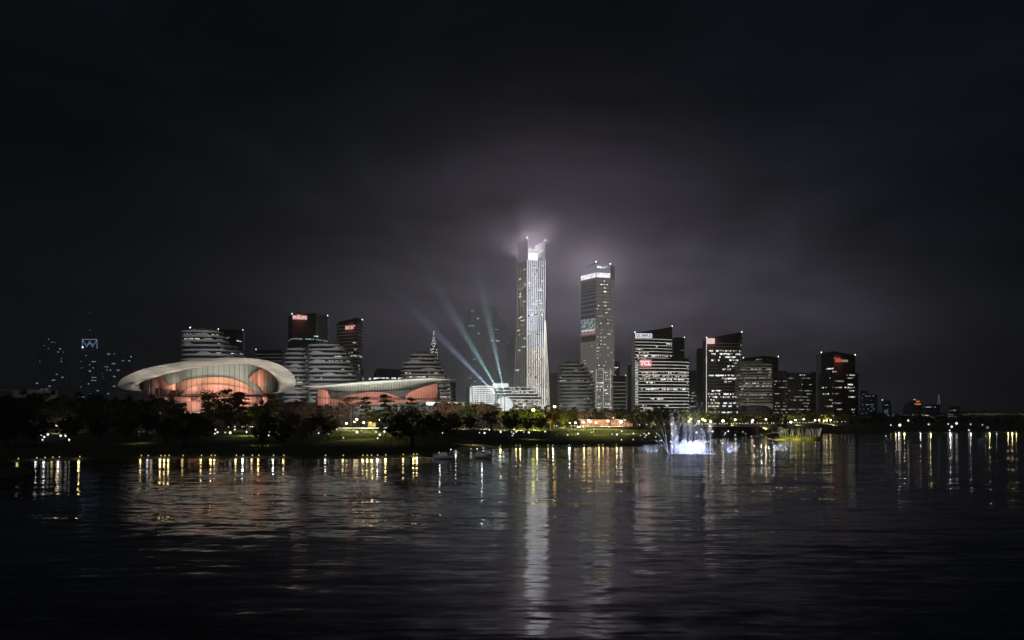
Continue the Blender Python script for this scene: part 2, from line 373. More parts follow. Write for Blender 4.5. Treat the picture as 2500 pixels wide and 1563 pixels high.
def tower(name, label, verts, depth, wall=glassM, fh=4., seed=1, led=None, ledh=.5, win=True, full=.12, part=.5, maxn=60, mats=None, corners=(), zb=7., cat='office tower', topm=9, pane=1.6, wh=1.5, mull=0, group=None, ledstep=1, ledtop=8, capM=None, runlen=(4, 16), cr=.42):
    P = poly_from(verts); S = pathlen(P)
    dd = P[-1][1]-P[0][1]
    poly = P+[(P[-1][0]*(1+.02), P[-1][1]+depth, P[-1][2]), (P[0][0]*(1+.02), P[0][1]+depth, P[0][2])]
    root = empty(name, (sum(p[0] for p in P)/len(P), min(p[1] for p in P), zb), label, cat, group)
    mb = MB(); mb.prism(poly, zb, [p[2] for p in poly]); mb.build('facade', wall, root)
    zt = max(p[2] for p in P); zl = min(p[2] for p in P)
    # parapet coping along the roof edge
    mb = MB()
    for a, b in zip(poly, poly[1:]+poly[:1]):
        mb.tube([(a[0], a[1], a[2]+.15), (b[0], b[1], b[2]+.15)], .3, 4)
    mb.build('parapet', capM or darkM, root)
    nf = int((zt-zb)/fh)
    if led:
        for k in range(1, nf, ledstep):
            z = zb+k*fh
            if z > zl-ledtop*.35: break
            mb = MB(); strip(mb, P, S, 0, S[-1], z-ledh/2, z+ledh/2, .35, .5)
            mb.build('floor_edge', led, root)
    if mull:
        mb = MB(); k = 0; s = 0
        while s <= S[-1]+.01:
            p = at(P, S, s); mb.tube([(p[0]+p[2]*.2, p[1]+p[3]*.2, zb), (p[0]+p[2]*.2, p[1]+p[3]*.2, p[4]-.3)], .13, 4); s += mull
        o = mb.build('mullion_grid', mullM, root); o['kind'] = 'stuff'
    if win:
        lit_windows(root, P, [zb+k*fh+fh*.35 for k in range(nf)], wh, seed, full, part, maxn, mats, pane, topz=topm, runlen=runlen)
    for cpx in corners:
        p = min(P, key=lambda p: abs(CX+p[0]/p[1]*F-cpx)); mb = MB(); mb.tube([(p[0], p[1], p[2]), (p[0], p[1], p[2]+1.2)], .12, 5); mb.ball((p[0], p[1], p[2]+1.5), cr, 8, 6)
        mb.build('corner_lamp', cornerM, root)
    return root, P, S
def text_on(root, txt, P, S, s0, s1, z0, z1, board, letter, name='sign', flip=False, bold=0.0, tx0=0., tx1=1., boardless=False):
    A = at(P, S, s0); B = at(P, S, s1); off = .9
    d = Vector((B[0]-A[0], B[1]-A[1], 0)); W = d.length; d.normalize(); nrm = Vector((d.y, -d.x, 0))
    o0 = Vector((A[0], A[1], z0))+nrm*off; H = z1-z0
    mb = MB(); q = [o0, o0+d*W, o0+d*W+Vector((0, 0, H)), o0+Vector((0, 0, H))]; q2 = [v-nrm*.5 for v in q]
    mb.add(q+q2, [(0, 1, 2, 3), (5, 4, 7, 6), (3, 2, 6, 7), (1, 0, 4, 5), (0, 3, 7, 4), (2, 1, 5, 6)])
    sg_ = mb.build(name, board, root)
    if txt:
        cu = bpy.data.curves.new('lettering', 'FONT'); cu.body = txt; cu.size = 1; cu.extrude = .04; cu.offset = bold
        to = bpy.data.objects.new('lettering_tmp', cu); COL.objects.link(to); bpy.context.view_layer.update()
        me = bpy.data.meshes.new_from_object(to.evaluated_get(bpy.context.evaluated_depsgraph_get()))
        xs = [v.co.x for v in me.vertices]; ys = [v.co.y for v in me.vertices]; x0, x1, y0, y1 = min(xs), max(xs), min(ys), max(ys)
        lo_ = wloc(root)
        for v in me.vertices:
            tx = tx0+(tx1-tx0)*(v.co.x-x0)/(x1-x0); ty = (v.co.y-y0)/(y1-y0)
            v.co = o0+d*(W*(.04+.92*tx))+Vector((0, 0, H*(.16+.68*ty)))+nrm*(.12+v.co.z)-lo_
        bpy.data.objects.remove(to); me.materials.append(letter)
        lo2 = bpy.data.objects.new('lettering', me); COL.objects.link(lo2); lo2.parent = sg_
    return sg_, o0+d*W/2+Vector((0, 0, H/2)), nrm

def terrace(name, label, D, floors, depth, pent, seed, slab=slabM, zb=7., n=3.0, wins=(.2, .6), mats=None, bumps=6, dy=0, maxn=70, lampx=None, swoosh=False):
    """floors: (y of slab top, left px, right px), top first"""
    b = depth/2; cy = D+b; Dm = D+b*.55
    def plan(pl, pr, ins=0.):
        x0, x1 = X(pl, Dm), X(pr, Dm); cx, a = (x0+x1)/2, (x1-x0)/2-ins; bb = b-ins; pts = []
        for k in range(44):
            t = math.pi+2*math.pi*k/44; c_, s_ = math.cos(t), math.sin(t)
            pts.append((cx+a*math.copysign(abs(c_)**(2/n), c_), cy+bb*math.copysign(abs(s_)**(2/n), s_)))
        return pts
    fh = (Z(floors[0][0], D)-Z(floors[-1][0], D))/(len(floors)-1)
    root = empty(name, (X((floors[-1][1]+floors[-1][2])/2, Dm), D, zb), label, 'terraced building')
    rr = random.Random(seed); zs = []
    for i, (fy, pl, pr) in enumerate(floors):
        zt = Z(fy, D); mb = MB(); mb.prism(plan(pl, pr), zt-fh*.40, zt)
        mb.build('floor_slab', slab, root)
        zl = Z(floors[i+1][0], D) if i+1 < len(floors) else max(zb, zt-fh)
        q = plan(pl, pr, 1.6); mb = MB(); mb.prism(q, zl, zt-fh*.39); mb.build('glazing', glassM, root)
        fp = q[:23]; lit_windows(root, fp, [zl+.12], (zt-fh*.4-zl)*.45, seed*31+i, wins[0], wins[1], 7, mats or [winB, winD, winY, winY], 1.5, name='window', runlen=(2, 9))
    zbot = Z(floors[-1][0], D)-fh
    if zbot > zb:
        mb = MB(); mb.prism(plan(floors[-1][1], floors[-1][2], 3.), zb, zbot); mb.build('base', darkM, root)
    for _ in range(bumps):   # raised trapezoid balcony screens
        i = rr.randrange(1, len(floors)); fy, pl, pr = floors[i]; fp = plan(pl, pr)[:23]; S = pathlen(fp)
        s0 = rr.uniform(.1, .7)*S[-1]; ln = rr.uniform(8, 16); z0 = Z(fy, D); mb = MB()
        for a_, b_, h_ in ((0, .12, .3), (.12, .25, .65), (.25, .75, 1.), (.75, .88, .65), (.88, 1, .3)):
            strip(mb, fp, S, s0+ln*a_, s0+ln*b_, z0-.05, z0+fh*.45*h_, .03, .5)
        mb.build('balcony_screen', slab, root)
    if pent:
        px0, px1, py = pent; mb = MB(); x0, x1 = X(px0, Dm), X(px1, Dm); z0 = Z(floors[0][0], D); z1 = Z(py, D)
        q = []
        for k in range(24):
            t = math.pi+2*math.pi*k/24; c_, s_ = math.cos(t), math.sin(t); q.append(((x0+x1)/2+(x1-x0)/2*math.copysign(abs(c_)**.5, c_), cy+(b*.6)*math.copysign(abs(s_)**.5, s_)))
        mb.prism(q, z0, z1); mb.build('penthouse', slab, root)
        if lampx: mb = MB(); mb.ball((X(lampx, Dm), D+b*.4, z1+.6), .5, 8, 6); mb.build('corner_lamp', cornerM, root)
    return root, plan

def lerp_floors(y0, y1, n, left, right):
    return [(y0+(y1-y0)*i/(n-1), lt(left, y0+(y1-y0)*i/(n-1)), lt(right, y0+(y1-y0)*i/(n-1))) for i in range(n)]

# --- left terraces
terrace('terraced_building', 'tall terraced block rising behind the left half of the oval theatre roof', 980,
    lerp_floors(806, 1000, 18, [(806, 441), (1000, 440)], [(806, 533), (817, 541), (830, 547), (842, 552), (853, 556), (863, 561), (1000, 600)]), 46, (470, 513, 799.5), 1, lampx=467, bumps=7)
terrace('terraced_building', 'small stepped terrace block tucked against the taller one behind the theatre roof', 1040,
    lerp_floors(842, 1000, 15, [(842, 546), (1000, 546)], [(842, 566), (852, 576), (862, 584), (872, 591), (1000, 610)]), 40, None, 2, bumps=2, maxn=30)
terrace('terraced_building', 'lower left wing of the terraced pair between the two theatre roofs', 950,
    lerp_floors(850, 978, 13, [(850, 697), (862, 692), (978, 688)], [(850, 752), (978, 752)]), 40, (720, 752, 846), 3, bumps=6)
terrace('terraced_building', 'bulging taller wing of the terraced pair below the dark twin-lamp tower', 930,
    lerp_floors(840, 978, 14, [(840, 750), (978, 750)], [(840, 838), (851, 845), (862, 850), (872, 855), (883, 859), (893, 864), (904, 869), (914, 873), (925, 878), (978, 884)]), 44, (778, 820, 833.5), 4, bumps=7)
terrace('terraced_building', 'terraced block behind the right tip of the low pavilion roof', 1000,
    lerp_floors(864, 980, 13, [(864, 997), (874, 992), (876, 977), (980, 976)], [(864, 1066), (874, 1073), (884, 1079), (894, 1084), (904, 1090), (914, 1095), (924, 1099), (980, 1104)]), 44, (1014, 1045, 857), 5, bumps=5)
terrace('terraced_building', 'rounded terraced block at the foot of the flat-topped glass tower', 1230,
    lerp_floors(888, 1000, 14, [(888, 1363), (1000, 1361)], [(888, 1427), (897, 1436), (906, 1441), (914, 1446), (923, 1449), (932, 1453), (1000, 1455)]), 48, (1382, 1414, 880), 6, bumps=6)
r19, pl19 = terrace('terraced_building', 'cream banded block with a curved soffit beside the slant-roofed tower', 1120,
    lerp_floors(889, 985, 15, [(889, 1806), (985, 1805)], [(889, 1884), (985, 1886)]), 44, (1816, 1866, 880.5), 7, slab=slabM2, n=6, bumps=2, wins=(.45, .5), mats=[winB, winD])
mb = MB(); q = []   # upswept curved soffit
x0, x1, D = X(1806, 1120), X(1886, 1120), 1119.
tp = [(x0+(x1-x0)*k/20, D, Z(985, D)) for k in range(21)]; bt = [(x0+(x1-x0)*k/20, D, Z(990+11*max(0, (k/20-.72)/.28)**2, D)) for k in range(21)]
mb.grid([bt, tp]); mb.grid([[(p[0], p[1]+30, p[2]) for p in bt], bt]); mb.build('curved_soffit', slabM2, r19)

# --- dark towers, left group
_, P, S = tower('office_tower', 'broad dark office tower with a pink rooftop sign spelling a long word', [(704, 1345, 774), (713, 1300, 768.5), (771, 1312, 765.5), (800, 1350, 773)], 45, fh=4.2, seed=20, mats=[winT, winW, winD], full=.12, part=.45, maxn=46, corners=(712, 799), topm=26, mull=4.5)
signPk = emis('sign_pink_panel', (1, .42, .40), .62); signWh = emis('sign_white_letters', (1, .82, .8), 1.1); signBl = emis('sign_pale_panel', (.92, .95, 1), 1.05); signDk = mat('sign_dark_letters', (.06, .04, .05), .5, var=0)
_, c, nrm = text_on(bpy.data.objects['office_tower'], 'PHILIPS', P, S, S[1]+.5, S[1]+19, Z(780, 1300), Z(769.5, 1300), signPk, signWh, bold=.02)
sign_spill(c, nrm, 10400, (1, .25, .2), bpy.data.objects['office_tower'])
ro, P, S = tower('office_tower', 'narrow dark tower with a slanting crown and a small pink sign', [(822, 1290, 792), (827, 1262, 787), (874, 1245, 776), (884.5, 1275, 783)], 40, fh=4.0, seed=21, full=.15, part=.6, maxn=48, corners=(884,), topm=28, mull=4, led=ledD, ledh=.35)
signPk2 = emis('sign_salmon_panel', (1, .52, .45), .85)
_, c, nrm = text_on(ro, 'LG', P, S, S[1]+11.5, S[1]+24, Z(804, 1250), Z(795.5, 1250), signPk2, signDk, tx0=.45, tx1=.8, bold=.02)
sign_spill(c, nrm, 8400, (1, .25, .2), ro)
tower('office_tower', 'dark tower with teal lights half hidden behind the tallest left terraces', [(533, 1420, 806), (575, 1400, 806), (593, 1425, 808)], 40, fh=4.4, seed=22, mats=[winT, winT, winW], full=.25, part=.5, maxn=30, corners=(538, 591), cr=.4)
tower('office_block', 'low dim block behind the right end of the theatre roof', [(625, 1500, 855), (688, 1500, 855)], 50, wall=hazeM, fh=5, seed=23, win=False, led=ledD, ledh=.7, corners=(627,), cr=.4, cat='office block')
tower('office_block', 'low brightly lit block between the terraced groups', [(900, 1500, 926), (907, 1480, 921), (1000, 1480, 921)], 40, fh=5, seed=24, full=.9, part=.1, maxn=50, mats=[winW, emis('window_light_bright', (.95, 1, 1), 1.8, .5, .3)], topm=0, wh=3.2, cat='office block')
tower('office_block', 'small stepped block with lit rooms above the bright low block', [(913, 1530, 910), (922, 1520, 900), (985, 1520, 903)], 40, fh=5, seed=25, full=.6, part=.3, maxn=20, mats=[winW, winD], topm=0, wh=1.5, cat='office block')
tower('office_block', 'plain dark slab beside the right tip of the low pavilion roof', [(1098, 1080, 935), (1113, 1080, 935)], 30, wall=darkM, win=False, cat='office block')
# art deco spire
root = empty('spire_tower', (X(1059, 1700), 1700, 7), 'slender stepped tower whose pointed crown glitters with white triangular lights', 'tower')
D = 1700; px = F/D
mb = MB(); prof = [(1000, 22), (868, 22), (850, 17), (838, 12.5), (828, 8.5), (820, 5.5), (812, 1.5)]
for (y0, w0), (y1, w1) in zip(prof, prof[1:]):
    r_ = lambda w_, y: [(X(1059, D)+sx*w_/2/px, D+10+sy*w_/2/px, Z(y, D)) for sx, sy in ((-1, -1), (1, -1), (1, 1), (-1, 1))]
    mb.add(r_(w0, y0)+r_(w1, y1), [(0, 1, 5, 4), (1, 2, 6, 5), (2, 3, 7, 6), (3, 0, 4, 7), (4, 5, 6, 7)])
mb.tube([P3(1059, 812, D+10), P3(1059, 806, D+10)], .5, 5)
mb.build('shaft', hazeM, root)
spM = emis('spire_light', (.92, .96, 1), 1.7)
for y in (875, 868, 861, 854, 847, 840, 833, 826, 819, 813.5):
    w_ = lt([(812, 1.5), (820, 5.5), (828, 8.5), (838, 12.5), (850, 17), (868, 22), (1000, 22)], y); k = max(1, int(w_/3.2))
    for i in range(k):
        if k > 3 and R.random() < .15: continue
        cxp = 1059+(i-(k-1)/2)*(w_/max(1, k))*1.0; yy = y-1.5*(1-abs(i-(k-1)/2)/max(1, k/2))*2
        mb = MB(); dd_ = D+10-w_/2/px-.3
        a, b, c = P3(cxp-.95, yy+2, dd_), P3(cxp+.95, yy+2, dd_), P3(cxp, yy-2.2, dd_+.3)
        mb.add([a, b, c]+[(p[0], p[1]+.3, p[2]) for p in (a, b, c)], [(0, 1, 2), (5, 4, 3), (0, 3, 4, 1), (1, 4, 5, 2), (2, 5, 3, 0)]); mb.build('crown_light', spM, root)

# --- far hazy towers
ghostM = mat('haze_glow_far_concrete', (.16, .16, .18), .8, emit=(.5, .5, .56), est=.098, var=.1)  # even emission imitates the haze over the far tower
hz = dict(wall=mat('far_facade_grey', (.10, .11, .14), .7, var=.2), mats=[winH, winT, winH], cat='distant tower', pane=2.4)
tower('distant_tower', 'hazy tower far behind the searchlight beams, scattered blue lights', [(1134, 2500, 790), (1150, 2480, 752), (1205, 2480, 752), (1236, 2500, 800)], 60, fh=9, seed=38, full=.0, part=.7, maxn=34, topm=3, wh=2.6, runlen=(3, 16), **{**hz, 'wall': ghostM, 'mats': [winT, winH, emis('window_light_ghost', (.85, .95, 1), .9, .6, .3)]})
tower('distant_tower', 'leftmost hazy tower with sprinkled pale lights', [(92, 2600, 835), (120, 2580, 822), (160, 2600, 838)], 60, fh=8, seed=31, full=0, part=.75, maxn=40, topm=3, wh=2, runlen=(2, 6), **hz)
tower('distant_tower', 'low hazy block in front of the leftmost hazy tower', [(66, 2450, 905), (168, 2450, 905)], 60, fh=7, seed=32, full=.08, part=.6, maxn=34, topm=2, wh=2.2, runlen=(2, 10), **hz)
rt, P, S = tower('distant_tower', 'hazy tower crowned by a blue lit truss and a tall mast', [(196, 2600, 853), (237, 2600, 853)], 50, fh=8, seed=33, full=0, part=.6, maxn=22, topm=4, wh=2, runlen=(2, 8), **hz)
trM = emis('truss_light_blue', (.45, .6, 1), .5); D = 2598
mb = MB()
for a, b in (((201, 829), (237, 829)), ((201, 829), (201, 852)), ((237, 829), (237, 852)), ((201, 829), (212, 847)), ((237, 829), (226, 847)), ((212, 847), (219, 833)), ((226, 847), (219, 833)), ((212, 840), (226, 840))):
    mb.tube([P3(*a, D), P3(*b, D)], .8, 4)
mb.build('roof_truss', trM, rt)
mb = MB(); mb.tube([P3(219, 829, D+20), P3(219.5, 692, D+20)], [1.4, .35], 5); mb.build('mast', metalM, rt)
for y in (695, 729, 764, 806):
    mb = MB(); mb.ball(P3(219.3, y, D+18), .8, 6, 4); mb.build('mast_lamp', emis('mast_lamp_dim', (1, .9, .85), .5), rt)
mb = MB(); mb.ball(P3(202, 848, D-4), 2.6, 8, 6); mb.build('roof_lamp', emis('roof_lamp_blue', (.4, .7, 1), 3.), rt)
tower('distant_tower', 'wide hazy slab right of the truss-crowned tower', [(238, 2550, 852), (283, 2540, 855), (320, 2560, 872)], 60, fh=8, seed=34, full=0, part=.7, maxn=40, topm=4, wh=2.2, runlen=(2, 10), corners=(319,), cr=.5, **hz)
tower('distant_tower', 'hazy block with blue bands beside the theatre roof\'s left tip', [(250, 2350, 920), (262, 2350, 920)], 40, fh=6, seed=35, full=1., part=0, maxn=9, topm=2, wh=1.5, wall=darkM, mats=[emis('window_light_violet', (.35, .4, 1), .4)], cat='distant tower', pane=2.4)
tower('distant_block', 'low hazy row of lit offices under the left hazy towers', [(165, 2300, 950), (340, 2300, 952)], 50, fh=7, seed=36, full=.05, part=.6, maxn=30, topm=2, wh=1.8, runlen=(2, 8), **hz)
rw = empty('white_pavilion', (X(15, 640), 640, 7), 'small pale ribbed hall cut off by the left edge', 'pavilion')
mb = MB(); D = 700; mb.prism([(X(-90, D), D), (X(30, D), D), (X(46, D), D+20), (X(46, D), D+60), (X(-90, D), D+60)], 7, [Z(950, D), Z(955, D), Z(949, D), Z(949, D), Z(946, D)]); mb.build('hall', slabM, rw)
mb = MB()
for k in range(26): mb.box(X(-60+k*3.6, D), X(-60+k*3.6, D)+.35, D-.3, D-.02, 8, Z(954, D))
o = mb.build('wall_ribs', mullM, rw); o['kind'] = 'stuff'

# --- round podium block
D = 1200; rp = empty('round_podium_block', (X(1230, D), D, 7), 'low rounded block of bright white bands at the foot of the split-crown tower', 'podium building')
def sup(px0, px1, D, dep, n=2.4, k=48, ins=0):
    Dm = D+dep*.35; x0, x1 = X(px0, Dm)+ins, X(px1, Dm)-ins; q = []
    for i in range(k):
        t = math.pi+2*math.pi*i/k; c_, s_ = math.cos(t), math.sin(t)
        q.append(((x0+x1)/2+(x1-x0)/2*math.copysign(abs(c_)**(2/n), c_), D+dep/2+(dep/2-ins)*math.copysign(abs(s_)**(2/n), s_)))
    return q
whB = emis('led_band_white', (.97, 1, .98), 1.6, .3, .1); whG = emis('led_band_grey', (1, .98, .93), .9, .5, .08)
for k in range(8):
    y = 945+k*7.4; pr = 1300+min(25, 9*k) if k < 3 else 1325; dz = .9
    q = sup(1203, pr, D, 60); mb = MB(); mb.prism(q, Z(y+2.6, D), Z(y, D)); mb.build('floor_slab', slabM, rp)
    mb = MB(); fp = q[:25]; S = pathlen(fp); strip(mb, fp, S, 0, S[-1], Z(y+2.1, D), Z(y+.4, D), .2, .3); mb.build('light_band', whG, rp)
    q = sup(1203, pr, D, 60, ins=1.8); mb = MB(); mb.prism(q, Z(y+7.4, D), Z(y+2.6, D)); mb.build('glazing', glassM, rp)
    lit_windows(rp, q[:25], [Z(y+6.6, D)], 1.6, 400+k, .1, .7, 5, [winB, winD, winW], 1.6)
for k in range(9):
    y = 942+k*5.2; q = sup(1152, 1207, D-18, 44, n=3); mb = MB(); mb.prism(q, Z(y+2.6, D-18), Z(y, D-18)); mb.build('light_band', whB, rp)
    q = sup(1152, 1207, D-18, 44, n=3, ins=1.); mb = MB(); mb.prism(q, Z(y+5.2, D-18), Z(y+2.6, D-18)); mb.build('glazing', glassM, rp)
    fp = q[:25]; S = pathlen(fp); mb = MB(); s = 0
    while s < S[-1]: strip(mb, fp, S, s, s+.8, Z(y+5.2, D-18), Z(y+2.6, D-18), .5, .4); s += 3.4
    mb.build('light_column', whB, rp)
q = sup(1137, 1156, D-10, 34, n=4); mb = MB(); mb.prism(q, 7, Z(946, D)); mb.build('stair_wing', darkM, rp)
for k in range(8):
    mb = MB(); fp = q[:25]; S = pathlen(fp); strip(mb, fp, S, 0, S[-1], Z(952+k*5.5, D), Z(951+k*5.5, D), .2, .3); mb.build('light_band', ledD, rp)
mb = MB(); mb.box(X(1149, D), X(1153, D), D-22, D-18, Z(990, D), Z(947, D)); mb.build('light_column', whB, rp)
mb = MB(); mb.prism([(X(1203, D), D-2), (X(1241, D), D-2), (X(1241, D), D+30), (X(1203, D), D+30)], Z(945, D), [Z(936, D), Z(936.5, D), Z(936.5, D), Z(936, D)]); mb.build('roof_lantern', emis('lantern_white', (1, 1, 1), 1.6), rp)
mb = MB(); mb.prism(sup(1160, 1300, D, 50), 7, Z(1003, D)); mb.build('base', darkM, rp)
for k in range(3):
    mb = MB(); q = sup(1275, 1328, D-8, 30); mb.prism(q, Z(990+k*4+1.6, D), Z(988+k*4, D)); mb.build('light_band', whG, rp)

# dome with searchlights
D = 1120; dome = empty('glowing_dome', (X(1232, D), D, 7), 'big glowing white dome in front of the round podium block', 'dome')
mb = MB(); mb.ball(P3(1231, 990, D), 9.6, 36, 22); mb.build('dome_skin', emis('dome_membrane', (.93, 1, 1), 1.25, .12, .9), dome, True)
mb = MB(); c = Vector(P3(1231, 990, D))
for k in range(9):
    t = math.pi*k/9; pts = [c+Vector((9.75*math.cos(t)*math.sin(a), 9.75*math.sin(t)*math.sin(a), 9.75*math.cos(a))) for a in [math.pi*2*j/40 for j in range(41)]]; mb.tube(pts, .09, 4, False)
o = mb.build('dome_rib', mat('dome_rib_grey', (.3, .32, .33), .5), dome)
mb = MB(); mb.prism([(c.x+9*math.cos(2*math.pi*k/24), c.y+9*math.sin(2*math.pi*k/24)) for k in range(24)], 7, c.z-6); mb.build('dome_base', concM, dome)
point((c.x-3, c.y-13, c.z+6), 5000, (.9, 1, 1), 3, dome, 'dome_glow')
for i, (tx, ty, pw, nm) in enumerate(((967, 713, 1., 'leftmost and lowest beam'), (1018, 620, 1., 'middle beam'), (1158, 620, .9, 'steepest beam near the tower'))):
    D = 1108; pos = Vector(P3(1214+i*9, 966-i*1.0, D)); tg = Vector(P3(tx, ty, D+30))
    s_ = empty('searchlight', (pos.x, pos.y, 7), 'round searchlight on a post beside the dome, throwing the '+nm, 'searchlight', 'searchlights beside the glowing dome')
    mb = MB(); mb.tube([(pos.x, pos.y, 7), (pos.x, pos.y, pos.z-1.4)], .35, 8); mb.build('post', metalM, s_)
    d = (tg-pos).normalized(); mb = MB(); mb.tube([pos-d*2.2, pos-d*1.6, pos-d*.2], [.5, 1., 1.05], 14); mb.build('lamp_housing', metalM, s_)
    mb = MB(); mb.tube([pos-d*.19, pos-d*.1], [.95, .95], 14); mb.build('lens', emis('searchlight_lens', (.8, .95, 1), 6), s_)
    spot(pos, tg, 13500000*pw, ((.60, .72, 1), (.50, .86, .84), (.55, .85, .92))[i], 7., 1., .6, s_, 'light_beam')

# --- split-crown tower
D = 1660; Zb = 7
t1 = empty('split_crown_tower', (X(1298, D), D, 7), 'tallest tower, white ribbed shaft flaring at the foot with a split crown', 'skyscraper')
def sec(y, pts): return [(X(px_, dd), dd, Z(y, dd)) for px_, dd in pts]
lv = [(1010, [(1256.5, 1700), (1287, 1655), (1330, 1668), (1340, 1690)]), (925, [(1258, 1700), (1287, 1655), (1328, 1667), (1338, 1692)]), (850, [(1260.5, 1700), (1287, 1655), (1327.5, 1666), (1334, 1694)]), (780, [(1264, 1700), (1287, 1655), (1329.5, 1666), (1330.8, 1690)]), (706, [(1265, 1700), (1287, 1655), (1331, 1666), (1331.5, 1688)]), (636, [(1265, 1700), (1287, 1655), (1331, 1666), (1331.5, 1688)])]
mb = MB(); rings = []
for y, pts in lv:
    z = Z(y, 1660) if y < 1000 else 7; r = [(X(p, d), d, z) for p, d in pts]; r += [(r[-1][0]+4, 1735, z), (r[0][0]+4, 1735, z)]; rings.append(r)
for a, b in zip(rings, rings[1:]):
    n = len(a); mb.add(a+b, [(i, (i+1) % n, n+(i+1) % n, n+i) for i in range(n)])
mb.add(rings[-1], [tuple(range(6))])
mb.build('shaft', mat('grey_lavender_glass', (.14, .14, .15), .3, vscale=.1), t1)
def face_pt(i, s, h, off=.55):
    """point on face i (between column i and i+1) at fraction s, ring height value h in ring units"""
    j = min(len(rings)-2, int(h)); t = h-j; A = Vector(rings[j][i]).lerp(Vector(rings[j+1][i]), t); B = Vector(rings[j][i+1]).lerp(Vector(rings[j+1][i+1]), t)
    p = A.lerp(B, s); d = (B-A); nrm = Vector((d.y, -d.x, 0)).normalized(); return p+nrm*off
ribU = emis('rib_floodglow_lavender', (.90, .92, 1), 1.9, .15, .05); ribL = emis('rib_floodglow_cream', (1, .94, .82), 2.0, .2, .06); ribS = emis('rib_floodglow_side', (1, .95, .85), .6, .3, .06)  # ribs emit in place of floodlight on the faces
HS = [0, .5, 1, 1.5, 2, 2.5, 3, 3.5, 4, 4.5, 5]
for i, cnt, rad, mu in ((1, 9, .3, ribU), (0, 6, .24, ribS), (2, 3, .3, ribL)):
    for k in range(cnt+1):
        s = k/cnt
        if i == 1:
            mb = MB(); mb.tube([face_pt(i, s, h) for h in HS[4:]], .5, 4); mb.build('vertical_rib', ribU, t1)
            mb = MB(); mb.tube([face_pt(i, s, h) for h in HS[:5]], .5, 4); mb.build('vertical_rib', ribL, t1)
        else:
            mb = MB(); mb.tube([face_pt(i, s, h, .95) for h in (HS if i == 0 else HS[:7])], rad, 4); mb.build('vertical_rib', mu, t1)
def wins_on(i, hl, n, seed, mats, w=(.06, .25), hz=1.8):
    rr = random.Random(seed)
    for _ in range(n):
        h = rr.uniform(*hl); s = rr.choice((.02, .2, .25, .3, .5, .55, .7, .75))+rr.uniform(-.02, .03); s1 = min(.98, s+rr.uniform(*w))
        a = face_pt(i, s, h, 1.1); b = face_pt(i, s1, h, 1.1); Pq = [tuple(a), tuple(b)]; Sq = pathlen(Pq)
        win_row(t1, Pq, Sq, 0, Sq[-1], a.z, hz, 2.2, .1, rr.choice(mats), rr, .12)
wins_on(1, (.2, 4.9), 48, 5, [winW, emis('window_light_strong', (1, 1, 1), 1.7)], w=(.1, .36), hz=2.4)
wins_on(0, (.3, 4.8), 34, 6, [winB, winW], w=(.15, .5), hz=2.2)
wins_on(2, (.2, 2.9), 8, 7, [winB])
for (sa, sb, h0, h1, m_) in ((0, .6, 2.6, 5, emis('facade_floodglow_lavender', (.80, .82, 1), .56, .06, .05)), (.6, 1, 2.6, 5, emis('facade_floodglow_grey', (.9, .9, .95), .16, .2, .05)), (0, 1, 0, 2.6, emis('facade_floodglow_low', (1, .92, .78), .17, .3, .05))):  # emission panels stand in for the floodlit main face
    hs_ = [h0+(h1-h0)*k/8 for k in range(9)]; mb = MB(); mb.grid([[face_pt(1, sa, h, .12), face_pt(1, sb, h, .12)] for h in hs_]); mb.build('floodglow_panel', m_, t1)
hs_ = [5*k/10 for k in range(11)]; mb = MB(); mb.grid([[face_pt(0, 0, h, .6), face_pt(0, 1, h, .6)] for h in hs_]); mb.build('floodglow_panel', emis('facade_floodglow_side', (1, .96, .9), .035, .3, .05), t1)  # faint emission sheet for light on the side face
hs_ = [3*k/10 for k in range(11)]; mb = MB(); mb.grid([[face_pt(2, 0, h, .6), face_pt(2, 1, h, .6)] for h in hs_]); mb.build('floodglow_panel', emis('facade_floodglow_flank', (.95, .97, 1), .2, .3, .05), t1)  # emission sheet for light on the flank
# crown: box between two fins
zc = rings[-1][0][2]
finM = mat('fin_glow_glass', (.10, .085, .10), .4, emit=(.55, .48, .6), est=.42, vscale=.2)  # fin glow is put into the material, no lamp inside
mb = MB(); a, b, c_ = P3(1265, 592, 1699), P3(1274, 588.5, 1678), P3(1287, 581, 1656)
mb.add([(a[0], a[1], zc), (b[0], b[1], zc), (c_[0], c_[1], zc), a, b, c_]+[(p[0]+1.5, p[1]+1.5, z) for p, z in ((a, zc), (b, zc), (c_, zc), (a, a[2]), (b, b[2]), (c_, c_[2]))],
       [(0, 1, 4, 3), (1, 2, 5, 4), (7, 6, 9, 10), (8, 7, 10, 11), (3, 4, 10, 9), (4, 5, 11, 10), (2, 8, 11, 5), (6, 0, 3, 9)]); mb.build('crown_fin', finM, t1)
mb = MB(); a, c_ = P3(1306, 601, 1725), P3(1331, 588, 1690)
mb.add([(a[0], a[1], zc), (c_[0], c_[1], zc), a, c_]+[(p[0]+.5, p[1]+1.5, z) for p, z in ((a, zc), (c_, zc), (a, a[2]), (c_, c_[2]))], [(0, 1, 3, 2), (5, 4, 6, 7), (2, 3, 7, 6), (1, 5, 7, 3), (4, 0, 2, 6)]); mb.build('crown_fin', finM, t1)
boxM = emis('crown_hall_white', (1, .98, 1), 2.4)
mb = MB(); mb.box(X(1288.5, 1675), X(1313, 1675), 1674, 1705, zc+.1, Z(618, 1675)); mb.build('crown_hall', boxM, t1)
mb = MB(); mb.prism([(X(1276, 1680), 1690), (X(1288, 1657), 1657), (X(1326, 1666), 1666), (X(1314, 1700), 1700)], Z(612, 1660), Z(608.8, 1660)); mb.build('crown_canopy', emis('canopy_light', (.96, .93, 1), 1.3), t1)
